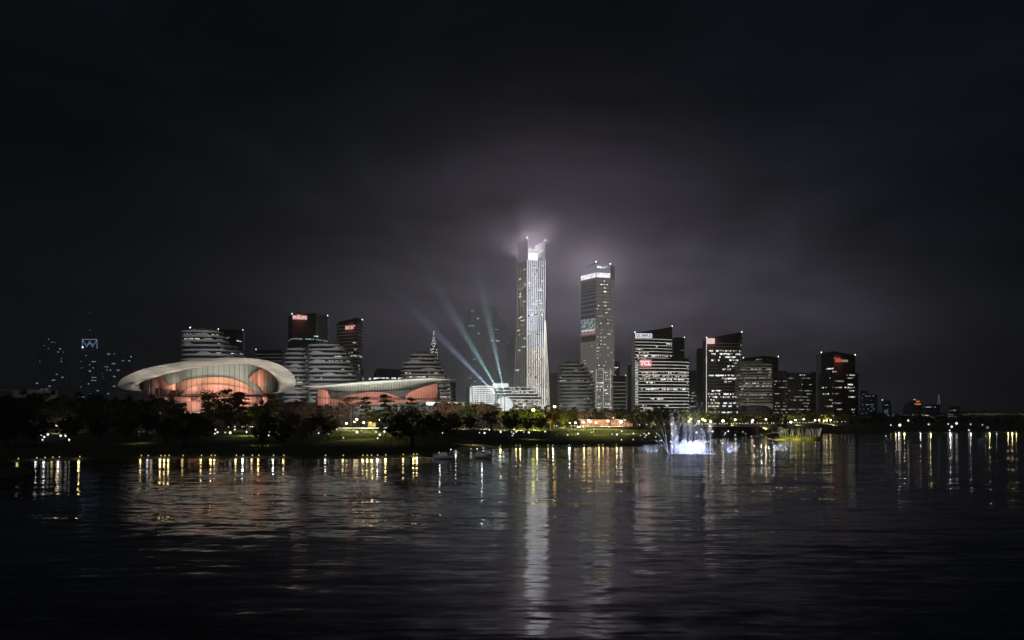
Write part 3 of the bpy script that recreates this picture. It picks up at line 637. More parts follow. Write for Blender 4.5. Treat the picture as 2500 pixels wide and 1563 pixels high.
mb = MB(); mb.box(X(1277, 1690), X(1287, 1690), 1682, 1690, zc+.1, Z(613, 1680)); mb.build('crown_room', emis('crown_room_glow', (.8, .78, .95), .7), t1)
mb = MB(); mb.box(X(1326, 1672), X(1330, 1672), 1672, 1680, zc+.1, Z(615, 1672)); mb.build('crown_room', emis('crown_room_glow', (.8, .78, .95), .7), t1)
for a in (P3(1287, 580, 1656), P3(1331, 587, 1690)):
    mb = MB(); mb.ball(a, .8, 8, 6); mb.build('corner_lamp', cornerM, t1)
cz = Z(606, 1660)
area((X(1281, 1715), 1718, Z(630, 1700)), 260000, (.96, .84, .97), 14, 14, (X(1281, 1715), 1735, 500), t1, 'halo_fill')  # hidden area light added to make the crown halo
for a in ((1287.3, 577, 1655), (1331.3, 584, 1689)): p_ = Vector(P3(*a)); spot(p_, p_+Vector((0, 10, 2)), 90000, (.97, .86, .96), 178, .1, 1., t1, 'crown_glow')
area((X(1300, 1738), 1742, Z(625, 1740)), 700000, (.96, .84, .97), 34, 40, (X(1300, 1738), 1842, Z(610, 1740)), t1, 'halo_fill')  # added behind the tower for the same halo

# --- flat-topped glass tower
t2 = empty('glass_tower', (X(1458, 1500), 1500, 7), 'second tallest tower, chamfered glass shaft with a white lit crown band', 'skyscraper')
V = [(1418, 1530, 657), (1455, 1490, 641), (1490, 1497, 646), (1500, 1515, 652)]
P = poly_from(V); S = pathlen(P); poly = P+[(P[-1][0]+2, 1560, P[-1][2]), (P[0][0]+2, 1565, P[0][2])]
mb = MB(); mb.prism(poly, 7, [p[2] for p in poly]); mb.build('shaft', mat('haze_glow_bronze_glass', (.12, .11, .10), .35, emit=(1, .93, .88), est=.13, vscale=.2, var=.3), t2)  # even emission stands in for haze-lit glass
crG = mat('crown_glow_glass', (.45, .43, .5), .3, emit=(.6, .58, .75), est=.36, vscale=.1)  # lavender light on the glass put in as emission
def fx(px_):   # arclength of a pixel column on the tower front
    best = 0; 
    for k in range(400):
        s = S[-1]*k/399; p = at(P, S, s)
        if CX+p[0]/p[1]*F <= px_: best = s
    return best
def panel(px0, px1, y0, y1, m, name, off=.35, thick=.3, slope=0):
    s0, s1 = fx(px0), fx(px1); A, B = at(P, S, s0), at(P, S, s1); mb = MB(); _, _, nx, ny, _ = at(P, S, (s0+s1)/2)
    q = [(A[0]+nx*off, A[1]+ny*off), (B[0]+nx*off, B[1]+ny*off)]; q2 = [(p[0]-nx*thick, p[1]-ny*thick) for p in q]
    zt0, zt1, zb0, zb1 = Z(y0+slope, q[0][1]), Z(y0, q[1][1]), Z(y1+slope, q[0][1]), Z(y1, q[1][1])
    zt0 = zt1 = max(zt0, zt1) if not slope else zt1; 
    if slope: zt0 = zt1; zb0 = zb1
    zb0 = zb1 = min(zb0, zb1) if not slope else zb1
    mb.add([(*q[0], zb0), (*q[1], zb1), (*q[1], zt1), (*q[0], zt0), (*q2[0], zb0), (*q2[1], zb1), (*q2[1], zt1), (*q2[0], zt0)], [(0, 1, 2, 3), (5, 4, 7, 6), (3, 2, 6, 7), (1, 0, 4, 5), (0, 3, 7, 4), (2, 1, 5, 6)])
    return mb.build(name, m, t2)
def pz(px0, px1, z0, z1, m, name, off=.35, thick=.3):
    s0, s1 = fx(px0), fx(px1); mb = MB(); strip(mb, P, S, s0, s1, z0, z1, off, thick); return mb.build(name, m, t2)
zz = lambda y: Z(y, 1490)
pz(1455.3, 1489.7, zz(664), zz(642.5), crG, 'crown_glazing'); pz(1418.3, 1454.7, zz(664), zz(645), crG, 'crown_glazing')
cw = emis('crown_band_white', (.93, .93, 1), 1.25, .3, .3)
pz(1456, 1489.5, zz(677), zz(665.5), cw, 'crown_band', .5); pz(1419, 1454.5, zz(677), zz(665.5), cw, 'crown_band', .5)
pz(1490.3, 1500, zz(680), zz(648), mat('crown_glow_glass_dim', (.25, .24, .28), .3, emit=(.5, .48, .55), est=.15), 'crown_glazing')  # dimmer emission for the light on the side glass
for k in range(10):
    s0 = R.uniform(1456, 1484); mbm = pz(s0, s0+R.uniform(2, 5), zz(651+R.choice((0, 3.5))), zz(649.8+R.choice((0, 3.2))), winW, 'window', .7)
lou = mat('pale_louvre_glow', (.4, .41, .45), .5, emit=(.6, .62, .75), est=.07)  # slight emission makes the louvres look lit
y = 684
for k in range(12):
    h = 2.2+k*.75; pz(1419, 1454.5, zz(y+h), zz(y), lou, 'louvre_panel', .3); y += h+2.2+.1*k
scr = bpy.data.materials.new('media_screen'); scr.use_nodes = True; n_ = scr.node_tree; n_.nodes.clear()
o_ = n_.nodes.new('ShaderNodeOutputMaterial'); e_ = n_.nodes.new('ShaderNodeEmission'); tn = n_.nodes.new('ShaderNodeTexNoise'); tn.inputs['Scale'].default_value = .25; tn.inputs['Detail'].default_value = 6
tt = n_.nodes.new('ShaderNodeTexCoord'); cr = n_.nodes.new('ShaderNodeValToRGB'); n_.links.new(tt.outputs['Object'], tn.inputs['Vector']); n_.links.new(tn.outputs['Fac'], cr.inputs['Fac'])
cr.color_ramp.elements[0].position = .42; cr.color_ramp.elements[0].color = (.12, .15, .19, 1); cr.color_ramp.elements[1].position = .62; cr.color_ramp.elements[1].color = (.55, .62, .58, 1)
n_.links.new(cr.outputs[0], e_.inputs['Color']); e_.inputs['Strength'].default_value = .75; n_.links.new(e_.outputs[0], o_.inputs[0]); scr.cycles.emission_sampling = 'NONE'
pz(1419.5, 1454.3, zz(810), zz(776), scr, 'media_screen', .6, .5)
for k in range(9): pz(1421+k*3.6, 1423+k*3.6, zz(813.6), zz(811), emis('screen_red_row', (1, .3, .33), .9), 'screen_text_light', .6)
for k in range(8): pz(1421+k*4, 1423.6+k*4, zz(806), zz(803), emis('screen_white_row', (1, 1, 1), 1.1), 'screen_text_light', .8)
pz(1419, 1454.5, zz(832), zz(818), mat('glow_mech_floor', (.25, .2, .15), .6, emit=(1, .75, .5), est=.04), 'mechanical_floor', .3)  # faint warm emission put into the panel, no lamp
# grid of lit mullions getting brighter towards the street
for pxm in (1455.2, 1473, 1489.8):
    for (ya, yb, st, rd) in ((680, 800, .05, .22), (800, 900, .16, .25), (900, 1012, .7, .34)):
        p = at(P, S, fx(pxm)); mb = MB(); mb.tube([(p[0]+p[2]*.3, p[1]+p[3]*.3, zz(yb)), (p[0]+p[2]*.3, p[1]+p[3]*.3, zz(ya))], rd, 4); mb.build('vertical_mullion', emis('mullion_glow_%d' % int(st*100), (1, .97, .82), st), t2)
y = 690
while y < 1005:
    st = .03 if y < 790 else (.12 if y < 900 else .42)
    z = zz(y); pz(1455.5, 1499.5, z-.22, z+.22, emis('floor_glow_%d' % int(st*100), (1, .95, .78), st), 'floor_line', .3); y += 8.6
rr = random.Random(77)
for k in range(96):
    y = rr.choice([688+8.6*j for j in range(37)])-1; s0 = rr.choice((1457, 1460, 1466, 1474, 1478, 1483)); w_ = rr.uniform(3, 14 if y > 900 else 9)
    a = fx(s0); b = min(fx(min(1499, s0+w_)), S[-1]-.3)
    if b > a+1.5: win_row(t2, P, S, a, b, zz(y), zz(y-2.6)-zz(y), 2.3, .2, rr.choice([winW, winB, winB] if y < 950 else [winW, emis('window_light_cream', (1, .97, .8), 1.5, .4, .4)]), rr, .12)
lit_windows(t2, P[:2], [zz(845+7*j) for j in range(22)], 1.7, 78, .05, .6, 26, [winB, winD, winW], 1.8, runlen=(2, 12))
lit_windows(t2, P[2:], [zz(700+9*j) for j in range(34)], 1.6, 79, .05, .5, 14, [winD, winB], 1.8, runlen=(2, 7))
for cpx in (1455, 1490):
    p = min(P, key=lambda p: abs(CX+p[0]/p[1]*F-cpx)); mb = MB(); mb.ball((p[0], p[1], p[2]+1), .8, 8, 6); mb.build('corner_lamp', cornerM, t2)
mb = MB()
for a, b in zip(poly, poly[1:]+poly[:1]): mb.tube([(a[0], a[1], a[2]), (b[0], b[1], b[2])], .35, 4)
mb.build('parapet', concM, t2)
area((X(1462, 1525), 1528, Z(648, 1490)+1), 60000, (.96, .84, .97), 36, 34, (X(1462, 1525), 1528, 400), t2, 'halo_fill')  # hidden area lights added to spread a halo behind this crown
area((X(1462, 1565), 1569, Z(670, 1560)), 170000, (.96, .84, .97), 40, 36, (X(1462, 1565), 1669, Z(660, 1560)), t2, 'halo_fill')

# --- centre and right
tower('office_tower', 'plain dark slab tower between the two tallest towers', [(1338, 1750, 913), (1364, 1745, 911)], 40, wall=darkM, win=False)
tower('office_tower', 'narrow dark tower peeping over the right shoulder of the glass tower', [(1498, 1650, 882), (1513, 1650, 883)], 30, wall=darkM, seed=40, maxn=5)
tower('office_block', 'block of fine cream bands right of the glass tower', [(1497, 1350, 918), (1527.5, 1350, 919)], 40, wall=brownM, fh=4.9, seed=41, led=ledY, ledh=.5, win=False, corners=(1526,), cat='office block', cr=.45)
tower('office_tower', 'dark ribbed tower left of the blue-signed office block', [(1533, 1450, 893), (1541, 1445, 892), (1551, 1450, 892)], 40, wall=hazeM, fh=4, seed=42, win=False, led=ledD, ledh=.3)
tower('office_tower', 'dark tower behind the blue-signed block\'s right shoulder', [(1636, 1400, 827), (1652, 1390, 824), (1671, 1400, 826)], 40, seed=43, mats=[winD], maxn=10, full=.05, part=.4, corners=(1670,), wall=darkM)
ro, P, S = tower('office_tower', 'curved white-banded tower with a pale blue rooftop sign and sloping crown', [(1550, 1225, 814, 4), (1641, 1245, 799)], 60, wall=brownM, fh=3.75, seed=44, led=ledW, ledh=.42, full=.22, part=.5, maxn=46, corners=(1551, 1640), topm=12, ledtop=12, wh=1.7)
text_on(ro, 'OLYMPUS', P, S, .3, 21.5, Z(824.5, 1222), Z(813.5, 1222), signBl, emis('sign_blue_letters', (.28, .33, .55), .55), bold=.03)
ro, P, S = tower('office_block', 'lower curved white-banded block with a glowing red sign, behind the fountain', [(1560, 1172, 877, 5), (1674, 1185, 876), (1681.5, 1195, 877)], 45, wall=brownM, fh=3.75, seed=45, led=ledW, ledh=.5, full=.18, part=.55, maxn=70, topm=1, cat='office block', ledtop=0, wh=1.7, mull=2.6)
_, c, nrm = text_on(ro, 'TCL', P, S, .8, 14.2, Z(895, 1172), Z(878.5, 1172), emis('sign_red_panel', (1, .33, .36), .95), emis('sign_red_letters', (1, .8, .8), 1.3), bold=.05)
sign_spill(c, nrm, 10400, (1, .2, .2), ro)
mb = MB()   # bright stair strip at its left edge
D = 1190
for k in range(36):
    z = 12+k*3.75/2.0
    if z > Z(815, D): break
for k in range(30):
    y = 884+k*4.15; mb = MB(); mb.box(X(1551, D), X(1559.5, D), D-3, D+1, Z(y+1.9, D), Z(y, D)); mb.build('stair_light', emis('stair_light_white', (1, 1, .98), .62, .5, .6), ro)
tower('office_tower', 'dim slab rising behind the fountain plumes', [(1683, 1500, 906), (1706, 1495, 904)], 40, wall=darkM, seed=46, mats=[winD], maxn=10, full=.1, part=.3)
tower('office_tower', 'dark slab hard against the left side of the slant-roofed tower', [(1704, 1380, 852), (1728, 1370, 849)], 40, wall=darkM, seed=47, mats=[winD], maxn=8, full=.05, part=.3)
ro, P, S = tower('office_tower', 'curved slant-roofed tower with a square pinkish rooftop sign', [(1725.5, 1200, 827, 4), (1807, 1205, 812.5), (1811, 1215, 813.5)], 50, wall=glassM, fh=3.6, seed=48, led=ledD, ledh=.3, full=.36, part=.5, maxn=85, corners=(1726, 1810), topm=12, wh=1.7, mull=3)
sg_, c, nrm = text_on(ro, '', P, S, .3, 9.2, Z(840, 1200), Z(826.8, 1200), emis('sign_blush_panel', (1, .78, .74), 1.0), signDk)
mb = MB(); A = at(P, S, 4.7); u_ = Vector((-A[3], A[2], 0)); cc = Vector((A[0]+A[2]*1.3, A[1]+A[3]*1.3, Z(833, 1200)))
pts = [cc+u_*1.4*math.cos(t)+Vector((0, 0, 1.6*math.sin(t))) for t in [2*math.pi*k/16 for k in range(17)]]; mb.tube(pts, .22, 4, False); mb.build('emblem', emis('emblem_orange', (1, .5, .35), .8), sg_)
sign_spill(c, nrm, 10400, (1, .3, .2), ro)
mb = MB(); p = P[0]; mb.tube([(p[0]-.4, p[1]-.3, 8), (p[0]-.4, p[1]-.3, p[2])], .4, 5); mb.build('edge_light', ledW, ro)
mb = MB(); p = P[-2]; mb.tube([(p[0], p[1]-.5, 60), (p[0], p[1]-.5, p[2]-8)], .25, 5); mb.build('edge_light', ledD, ro)
tower('office_tower', 'dark hipped-top tower behind the cream banded block', [(1815, 1280, 876), (1860, 1250, 870), (1900, 1280, 873)], 40, wall=darkM, seed=49, mats=[winD], maxn=16, full=.1, part=.4, corners=(1816, 1899), topm=2, cr=.45)
tower('apartment_block', 'dark apartment row with scattered small lights, left part', [(1888, 1210, 907), (1920, 1205, 906), (1922, 1212, 911)], 40, wall=darkM, seed=50, mats=[winB, winD, winD], maxn=40, full=.3, part=.6, topm=1, cat='apartment block', fh=3.7, wh=1., runlen=(3, 12))
tower('apartment_block', 'dark apartment row with scattered small lights, right part beside the far tower', [(1922.5, 1215, 910), (1958, 1212, 911), (1983, 1222, 913)], 40, wall=darkM, seed=51, mats=[winB, winD, winD], maxn=50, full=.3, part=.6, topm=1, cat='apartment block', fh=3.7, wh=1., runlen=(3, 12))
tower('office_tower', 'plain dark slab left of the tower with the red and cream sign', [(1982, 1300, 909), (2006, 1295, 907)], 40, wall=darkM, seed=52, win=False, mull=3)
ro, P, S = tower('office_tower', 'rightmost big tower, curved front with a red and cream sign', [(2005, 1195, 863), (2036, 1170, 858.5, 1.5), (2088, 1190, 869)], 45, wall=glassM, fh=3.6, seed=53, full=.2, part=.55, maxn=72, corners=(2006, 2087), topm=16, wh=1.4, mull=3.2, mats=[winB, winW, winD])
sg_, c, nrm = text_on(ro, '', P, S, S[1]+1.5, S[1]+9.0, Z(884.5, 1170), Z(874.5, 1170), emis('sign_brick_panel', (1, .2, .13), .5), signDk)
text_on(ro, 'SCHENKER', P, S, S[1]+9.2, S[1]+21.6, Z(884, 1170), Z(877, 1170), mat('sign_backing_dark', (.06, .03, .02), .5, emit=(1, .5, .3), est=.1, var=0), emis('sign_cream_letters', (1, .72, .5), .5), bold=.02)
sign_spill(c, nrm, 7000, (1, .2, .15), ro)
tower('office_tower', 'narrow dark slab right of the rightmost big tower', [(2086, 1290, 911), (2096, 1290, 911)], 30, wall=darkM, win=False)
# far right small hazy ones
h2 = dict(wall=hazeM, cat='distant tower', pane=2.6, zb=7.)
tower('distant_tower', 'hazy cluster tower with a blue lit cap right of the last big tower', [(2099, 2900, 956), (2103, 2890, 954), (2112, 2900, 954)], 40, fh=6, seed=60, mats=[winH], maxn=12, topm=1, full=.2, part=.6, runlen=(2, 6), **h2)
tower('distant_tower', 'hazy block beside the blue-capped far tower', [(2112, 2850, 960), (2137, 2850, 964)], 40, fh=6, seed=61, mats=[winT, winH], maxn=16, topm=1, full=.1, part=.7, runlen=(2, 6), **h2)
tower('distant_tower', 'short hazy block with a single lamp near the dark tree line', [(2154, 2950, 978), (2170, 2950, 978)], 40, fh=6, seed=62, mats=[winH], maxn=8, topm=1, full=.1, part=.7, corners=(2154,), cr=1., **h2)
ro, P, S = tower('distant_tower', 'distant block carrying a two-line red-orange sign', [(2206, 2900, 992), (2230, 2890, 976), (2250, 2900, 990)], 40, fh=6, seed=63, win=False, corners=(), **h2)
for k, (tx, y0, y1, s0, s1) in enumerate((('NEW', 983, 978, .25, .85), ('YORKER', 989.5, 984, 0, 1.))):
    A = (X(2231, 2880), 2880., 0); B = (X(2249, 2880), 2880., 0); Pq = [A, B]; Sq = pathlen(Pq)
    text_on(ro, tx, Pq, Sq, Sq[-1]*s0, Sq[-1]*s1, Z(y0, 2880), Z(y1, 2880), mat('sign_backing_dark2', (.05, .02, .01), .5, var=0), emis('sign_orange_letters', (1, .25, .07), 1.3), bold=.04)
mb = MB(); mb.box(X(2230, 2880), X(2235, 2880), 2878, 2880, Z(976.5, 2880), Z(975, 2880)); mb.build('roof_lamp', winW, ro)
root = empty('distant_spire', (X(2291, 2900), 2900, 7), 'tiny far spire with pale lights near the right horizon', 'distant tower')
mb = MB(); D = 2900; prof = [(1012, 9), (988, 8), (975, 4.5), (964, .6)]
for (y0, w0), (y1, w1) in zip(prof, prof[1:]):
    r_ = lambda w_, y: [(X(2291+sx*w_/2, D), D+5+sy*w_/2, Z(y, D)) for sx, sy in ((-1, -1), (1, -1), (1, 1), (-1, 1))]
    mb.add(r_(w0, y0)+r_(w1, y1), [(0, 1, 5, 4), (1, 2, 6, 5), (2, 3, 7, 6), (3, 0, 4, 7), (4, 5, 6, 7)])
mb.build('shaft', hazeM, root)
for y, hw in ((986, 3), (982, 2.6), (978, 2), (974, 1.6), (970, 1), (966, .5)):
    for sg in (-1, 1):
        mb = MB(); mb.box(X(2291+sg*hw-.4, D), X(2291+sg*hw+.4, D), D-3, D-2, Z(y+1, D), Z(y-1, D)); mb.build('crown_light', emis('far_spire_light', (.7, .75, 1), .5), root)
tower('distant_block', 'low far block with a white lit roofline left of the tiny spire', [(2258, 2950, 988), (2290, 2950, 988)], 40, fh=6, seed=65, mats=[winW], maxn=4, topm=.5, full=.9, part=.1, wh=1.4, **h2)
tower('distant_block', 'low far block with two white lit floors right of the tiny spire', [(2318, 2950, 992), (2336, 2950, 992)], 40, fh=12, seed=66, mats=[winW], maxn=4, topm=.5, full=1., part=0, wh=1.8, **h2)
# far town lights and hills
mb = MB(); rr = random.Random(5)
for k in range(420):
    px_ = 2160+340*rr.random()**.8; D = rr.uniform(2400, 4200); y = rr.gauss(1017.5 if px_ > 2260 else 1014, 1.6)
    x, z = X(px_, D), 7+rr.uniform(1, 9); r = rr.uniform(.28, .7); z = CH-(max(1012, y)-HY)/F*D if D < 3000 else z
    if z < 7: D = 8*F/(max(y, 1013)-HY); x, z = X(px_, D), 7.4
    mb.ball((x, D, z), r, 5, 4)
tag(mb.build('far_town_lights', emis('town_light_warm', (1, .85, .6), .8, .8, .02)), 'sprinkled warm lights of a far town along the right horizon', kind='stuff')
mb = MB(); rr = random.Random(8); rowsh = []
for D, hmul in ((4900, 0), (5200, .8), (5600, 1), (6100, .5)):
    rowsh.append([(X(u, 5200), D, 5+hmul*(10+9*math.sin(u*.011)+5*math.sin(u*.031+1)+rr.uniform(0, 2))) for u in range(1900, 2801, 12)])
mb.grid(rowsh); tag(mb.build('hills', mat('dark_hill_scrub', (.03, .035, .03), .9)), 'low dark hills on the right horizon', kind='structure')
exec_marker = 1

# ------------------------------------------------------------ oval theatre
th = empty('oval_theatre', (X(511, 700), 700, 16), 'oval theatre with a cream lens-shaped roof over a salmon lit glass front', 'theatre')
O = [(344.6,955),(318.8,953.4),(297,949),(287.5,943),(287,938),(305,920),(351,901),(400,890.6),(465,880),(530,874.5),(568,873.2),(622.5,876.2),(663,883.7),(693,896),(714.7,913.6),(722,930),(717.5,948.8),(704,955),(678,960)]
Fc = [(344.6,955),(344.6,935),(359.5,927),(392,917.6),(432.7,906.8),(487,896.7),(541,889.7),(581.9,887.8),(611.7,890),(636,897),(657.8,908),(671,920),(676.8,932.5),(677.6,960)]
def smooth(pts, n):
    # Catmull-Rom then even arclength
    q = []; m = len(pts)
    for i in range(m-1):
        p0, p1, p2, p3 = pts[max(i-1, 0)], pts[i], pts[i+1], pts[min(i+2, m-1)]
        for k in range(8):
            t = k/8; q.append(tuple(.5*((2*p1[j])+(-p0[j]+p2[j])*t+(2*p0[j]-5*p1[j]+4*p2[j]-p3[j])*t*t+(-p0[j]+3*p1[j]-3*p2[j]+p3[j])*t**3) for j in (0, 1)))
    q.append(pts[-1]); s = [0]
    for a, b in zip(q, q[1:]): s.append(s[-1]+math.hypot(a[0]-b[0], a[1]-b[1]))
    o = []; i = 0
    for k in range(n):
        d = s[-1]*k/(n-1)
        while i < len(q)-2 and s[i+1] < d: i += 1
        t = (d-s[i])/max(1e-9, s[i+1]-s[i]); o.append((q[i][0]+(q[i+1][0]-q[i][0])*t, q[i][1]+(q[i+1][1]-q[i][1])*t))
    return o
NN = 90; Oa = smooth(O, NN); Fa = smooth(Fc, NN)
def dF(px_): t = max(-1, min(1, (px_-511)/167)); return 718-52*math.sqrt(max(0, 1-t*t))
def dO(px_): t = max(-1, min(1, (px_-505)/222)); return 712-64*math.sqrt(max(0, 1-t*t))
rings_ = []
for s in (0, .12, .3, .5, .7, .88, 1):
    r = []
    for (a, b), (c, d) in zip(Oa, Fa):
        px_, py_ = a+(c-a)*s, b+(d-b)*s; DD = dO(a)*(1-s)+dF(c)*s-5*math.sin(math.pi*s)
        r.append(P3(px_, py_, DD))
    rings_.append(r)
mb = MB(); mb.grid(rings_); mb.build('roof_fascia', shellM, th, True)
loop = Oa+[(600, 963), (511, 964), (420, 962)]
rings_ = []
for s in (0, .1, .25, .45, .65, .85, 1):
    k = math.cos(s*math.pi/2); rings_.append([P3(530+(a-530)*max(.02, k), 935+(b-935)*max(.02, k), (dO(a) if j < NN else 724)+(795-(dO(a) if j < NN else 724))*math.sin(s*math.pi/2)) for j, (a, b) in enumerate(loop+loop[:1])])
mb = MB(); mb.grid(rings_); mb.build('roof_shell', shellM, th, True)
def ftop(px_):
    ps = Fc[1:-1]
    return lt(ps, px_)
gl = bpy.data.materials.new('clear_facade_glass'); gl.use_nodes = True; n_ = gl.node_tree; n_.nodes.clear()
o_ = n_.nodes.new('ShaderNodeOutputMaterial'); tr = n_.nodes.new('ShaderNodeBsdfTransparent'); gs = n_.nodes.new('ShaderNodeBsdfGlossy'); mx = n_.nodes.new('ShaderNodeMixShader'); fr = n_.nodes.new('ShaderNodeFresnel')
tr.inputs['Color'].default_value = (.86, .88, .86, 1); gs.inputs['Roughness'].default_value = .03; fr.inputs['IOR'].default_value = 1.4
n_.links.new(fr.outputs[0], mx.inputs[0]); n_.links.new(tr.outputs[0], mx.inputs[1]); n_.links.new(gs.outputs[0], mx.inputs[2]); n_.links.new(mx.outputs[0], o_.inputs[0])
ZT = Z(1007, 666)
ang = [-math.pi/2*.985+math.pi*.97*k/38 for k in range(39)]
cols = [511+166.5*math.sin(a) for a in ang]
top = [(X(p, dF(p)), dF(p), Z(ftop(p), dF(p))-.1) for p in cols]; bot = [(t_[0], t_[1], ZT) for t_ in top]
mb = MB(); mb.grid([bot, top]); mb.build('glass_front', gl, th)
for t_, b_2 in zip(top, bot):
    mb = MB(); mb.tube([(b_2[0], b_2[1]-.15, ZT), (t_[0], t_[1]-.15, t_[2])], .13, 4); mb.build('mullion', mullM, th)
def cpanel(root, p0, p1, ytop, ybot, dfun, doff, thick, m, name, n=40):
    rt_, rb_, rt2, rb2 = [], [], [], []
    for k in range(n+1):
        p = p0+(p1-p0)*k/n; D = dfun(p)+doff; a, b = lt(ytop, p), lt(ybot, p)
        if b < a+.15: b = a+.15
        rt_.append(P3(p, a, D)); rb_.append(P3(p, b, D)); x_, y_, z_ = P3(p, a, D); rt2.append((x_, y_+thick, z_)); x_, y_, z_ = P3(p, b, D); rb2.append((x_, y_+thick, z_))
    mb = MB(); mb.grid([rb2, rb_, rt_, rt2, rb2]); return mb.build(name, m, root)
salM = mat('salmon_plaster', (.58, .235, .17), .7, vscale=.05, var=.12); peaM = mat('peach_plaster', (.58, .26, .155), .7, vscale=.05, var=.12); orgM = mat('orange_plaster', (.60, .23, .14), .7, vscale=.05, var=.12)
gryM = mat('pale_grey_plaster', (.34, .34, .31), .7, vscale=.05, var=.12); marM = mat('maroon_timber', (.10, .03, .028), .6, vscale=.1, var=.3); blwM = mat('pale_blue_plaster', (.38, .42, .42), .7)
dff = lambda p: dF(p)
dfl = lambda p: 680+max(0, abs(p-511)-130)*.35
B0 = [(300, 1007)]
cpanel(th, 350, 674, [(350, 928), (392, 913), (432.7, 902), (487, 892), (541, 885), (600, 884), (640, 896), (674, 925)], [(350, 970), (674, 970)], dff, 14, 1, gryM, 'back_wall')
cpanel(th, 352, 424, [(352, 927), (392, 913), (398, 922), (404, 934), (412, 940), (424, 944)], [(352, 945), (424, 946)], dff, 12, .6, orgM, 'painted_band')
cpanel(th, 352, 622, [(352, 944), (405, 944), (430, 936), (452, 929), (480, 924), (505, 921.5), (540, 921), (560, 923.5), (580, 929), (600, 938), (612, 948), (622, 957)], [(352, 968), (622, 968)], dff, 10, .6, peaM, 'painted_band')
cpanel(th, 444, 640, [(444, 962), (452, 954), (463, 947), (478, 942), (500, 939.5), (525, 939), (547, 940), (575, 944), (605, 952), (640, 962)], [(444, 968.5), (640, 966)], dff, 7, 1., salM, 'auditorium_drum')
cpanel(th, 350, 448, [(350, 941), (375, 946), (400, 950), (425, 953), (448, 956.5)], [(350, 966), (436, 968), (448, 957.5)], dff, 6, .6, marM, 'balcony_soffit')
cpanel(th, 560, 676, [(560, 962), (600, 965), (640, 962.5), (676, 955)], [(560, 964), (600, 969), (640, 971), (676, 973)], dff, 5.5, .6, marM, 'balcony_soffit')
cpanel(th, 609, 672, [(609, 924), (613, 918), (620, 911), (632, 904), (645, 898), (658, 906), (672, 928)], [(609, 930), (620, 935), (632, 942), (645, 958), (672, 962)], dff, 9, .6, orgM, 'painted_band')
cpanel(th, 641, 672, [(641, 940), (648, 934), (655, 932), (664, 936), (672, 944)], [(641, 941), (652, 948), (662, 957), (672, 960)], dff, 7.5, .6, blwM, 'painted_band')
cpanel(th, 350, 674, [(350, 969.5), (674, 969.5)], [(350, 977), (436, 979), (600, 980), (648, 984), (674, 984)], dff, 4, 2, salM, 'gallery_front')
cpanel(th, 436, 646, [(436, 977), (646, 977)], [(436, 1007), (646, 1007)], dff, 8, 2, salM, 'lobby_drum')
cpanel(th, 350, 674, [(350, 983), (674, 983)], [(350, 1007), (674, 1007)], dff, 16, 1, mat('dark_lobby_wall', (.06, .07, .08), .6), 'lobby_wall')
cpanel(th, 345, 677, [(345, 967.6), (677, 967.6)], [(345, 969.0), (677, 969.0)], dff, 1, 4, mullM, 'floor_edge')
for p, y, pw, sx, sy in ((368, 955, 550, 6, 8), (400, 940, 1100, 14, 10), (400, 985, 700, 14, 6), (450, 930, 1350, 16, 14), (450, 988, 800, 16, 8), (505, 925, 1450, 18, 18), (505, 988, 850, 18, 8), (560, 925, 1450, 18, 18), (560, 988, 850, 18, 8), (612, 930, 1350, 14, 16), (612, 985, 800, 14, 8), (650, 935, 1000, 9, 14), (650, 980, 500, 9, 6)):
    area(P3(p, y, dF(p)+1.2), pw*1.25, (1, .91, .82), sx, sy, P3(p, y, dF(p)+30), th)  # added upright panels behind the glass, facing in to brighten the walls
mb = MB(); q = [(X(300, 650), 655), (X(420, 640), 642), (X(560, 640), 642), (X(700, 655), 655), (X(740, 800), 800), (X(280, 800), 800)]
mb.prism(q, 6.5, ZT-.6); mb.build('podium', darkM, th)
mb = MB(); mb.prism(q, ZT-.6, ZT); mb.build('podium_edge', mat('pale_podium_stone', (.5, .48, .4), .7), th)
for (p, y, D, tp_, ty_, pw, sz) in ((700, 1004, 640, 700, 930, 14000, 50), (640, 1006, 634, 640, 890, 12000, 60), (560, 1006, 630, 560, 880, 12000, 60), (470, 1006, 630, 470, 890, 10000, 60), (380, 1006, 634, 390, 905, 8500, 60), (310, 1006, 640, 315, 935, 8000, 60)):
    f_ = empty('floodlight', (X(p, D), D, 7), 'ground floodlight aimed at the theatre roof, %s' % ('below its right bulge' if p == 700 else 'below its left tip' if p == 310 else 'below its peak, %s of four' % ORD[[380, 470, 560, 640].index(p)]), 'floodlight', 'floodlights of the oval theatre')
    mb = MB(); x_, y_, z_ = P3(p, y, D); mb.box(x_-.5, x_+.5, y_-.5, y_-.1, z_-.6, z_-.1); mb.tube([(x_, y_, 7), (x_, y_, z_-.5)], .15, 6); mb.build('housing', metalM, f_)
    spot((x_, y_, z_+.1), P3(tp_, ty_, 690), pw*4.5, (1, .95, .88), sz*1.3, .9, .5, f_)

# ------------------------------------------------------------ low pavilion
lp = empty('low_pavilion', (X(920, 730), 730, 14), 'long low pavilion with a thin wing roof over a red-brown glass front', 'pavilion')
rt = [(733, 942), (795, 938.5), (888, 930.5), (985, 925), (1053, 921.5), (1112.5, 926.5)]
rbm = [(733, 943), (775, 948.5), (877, 941.5), (985, 932.5), (1069, 931), (1077.6, 940), (1112.5, 927)]
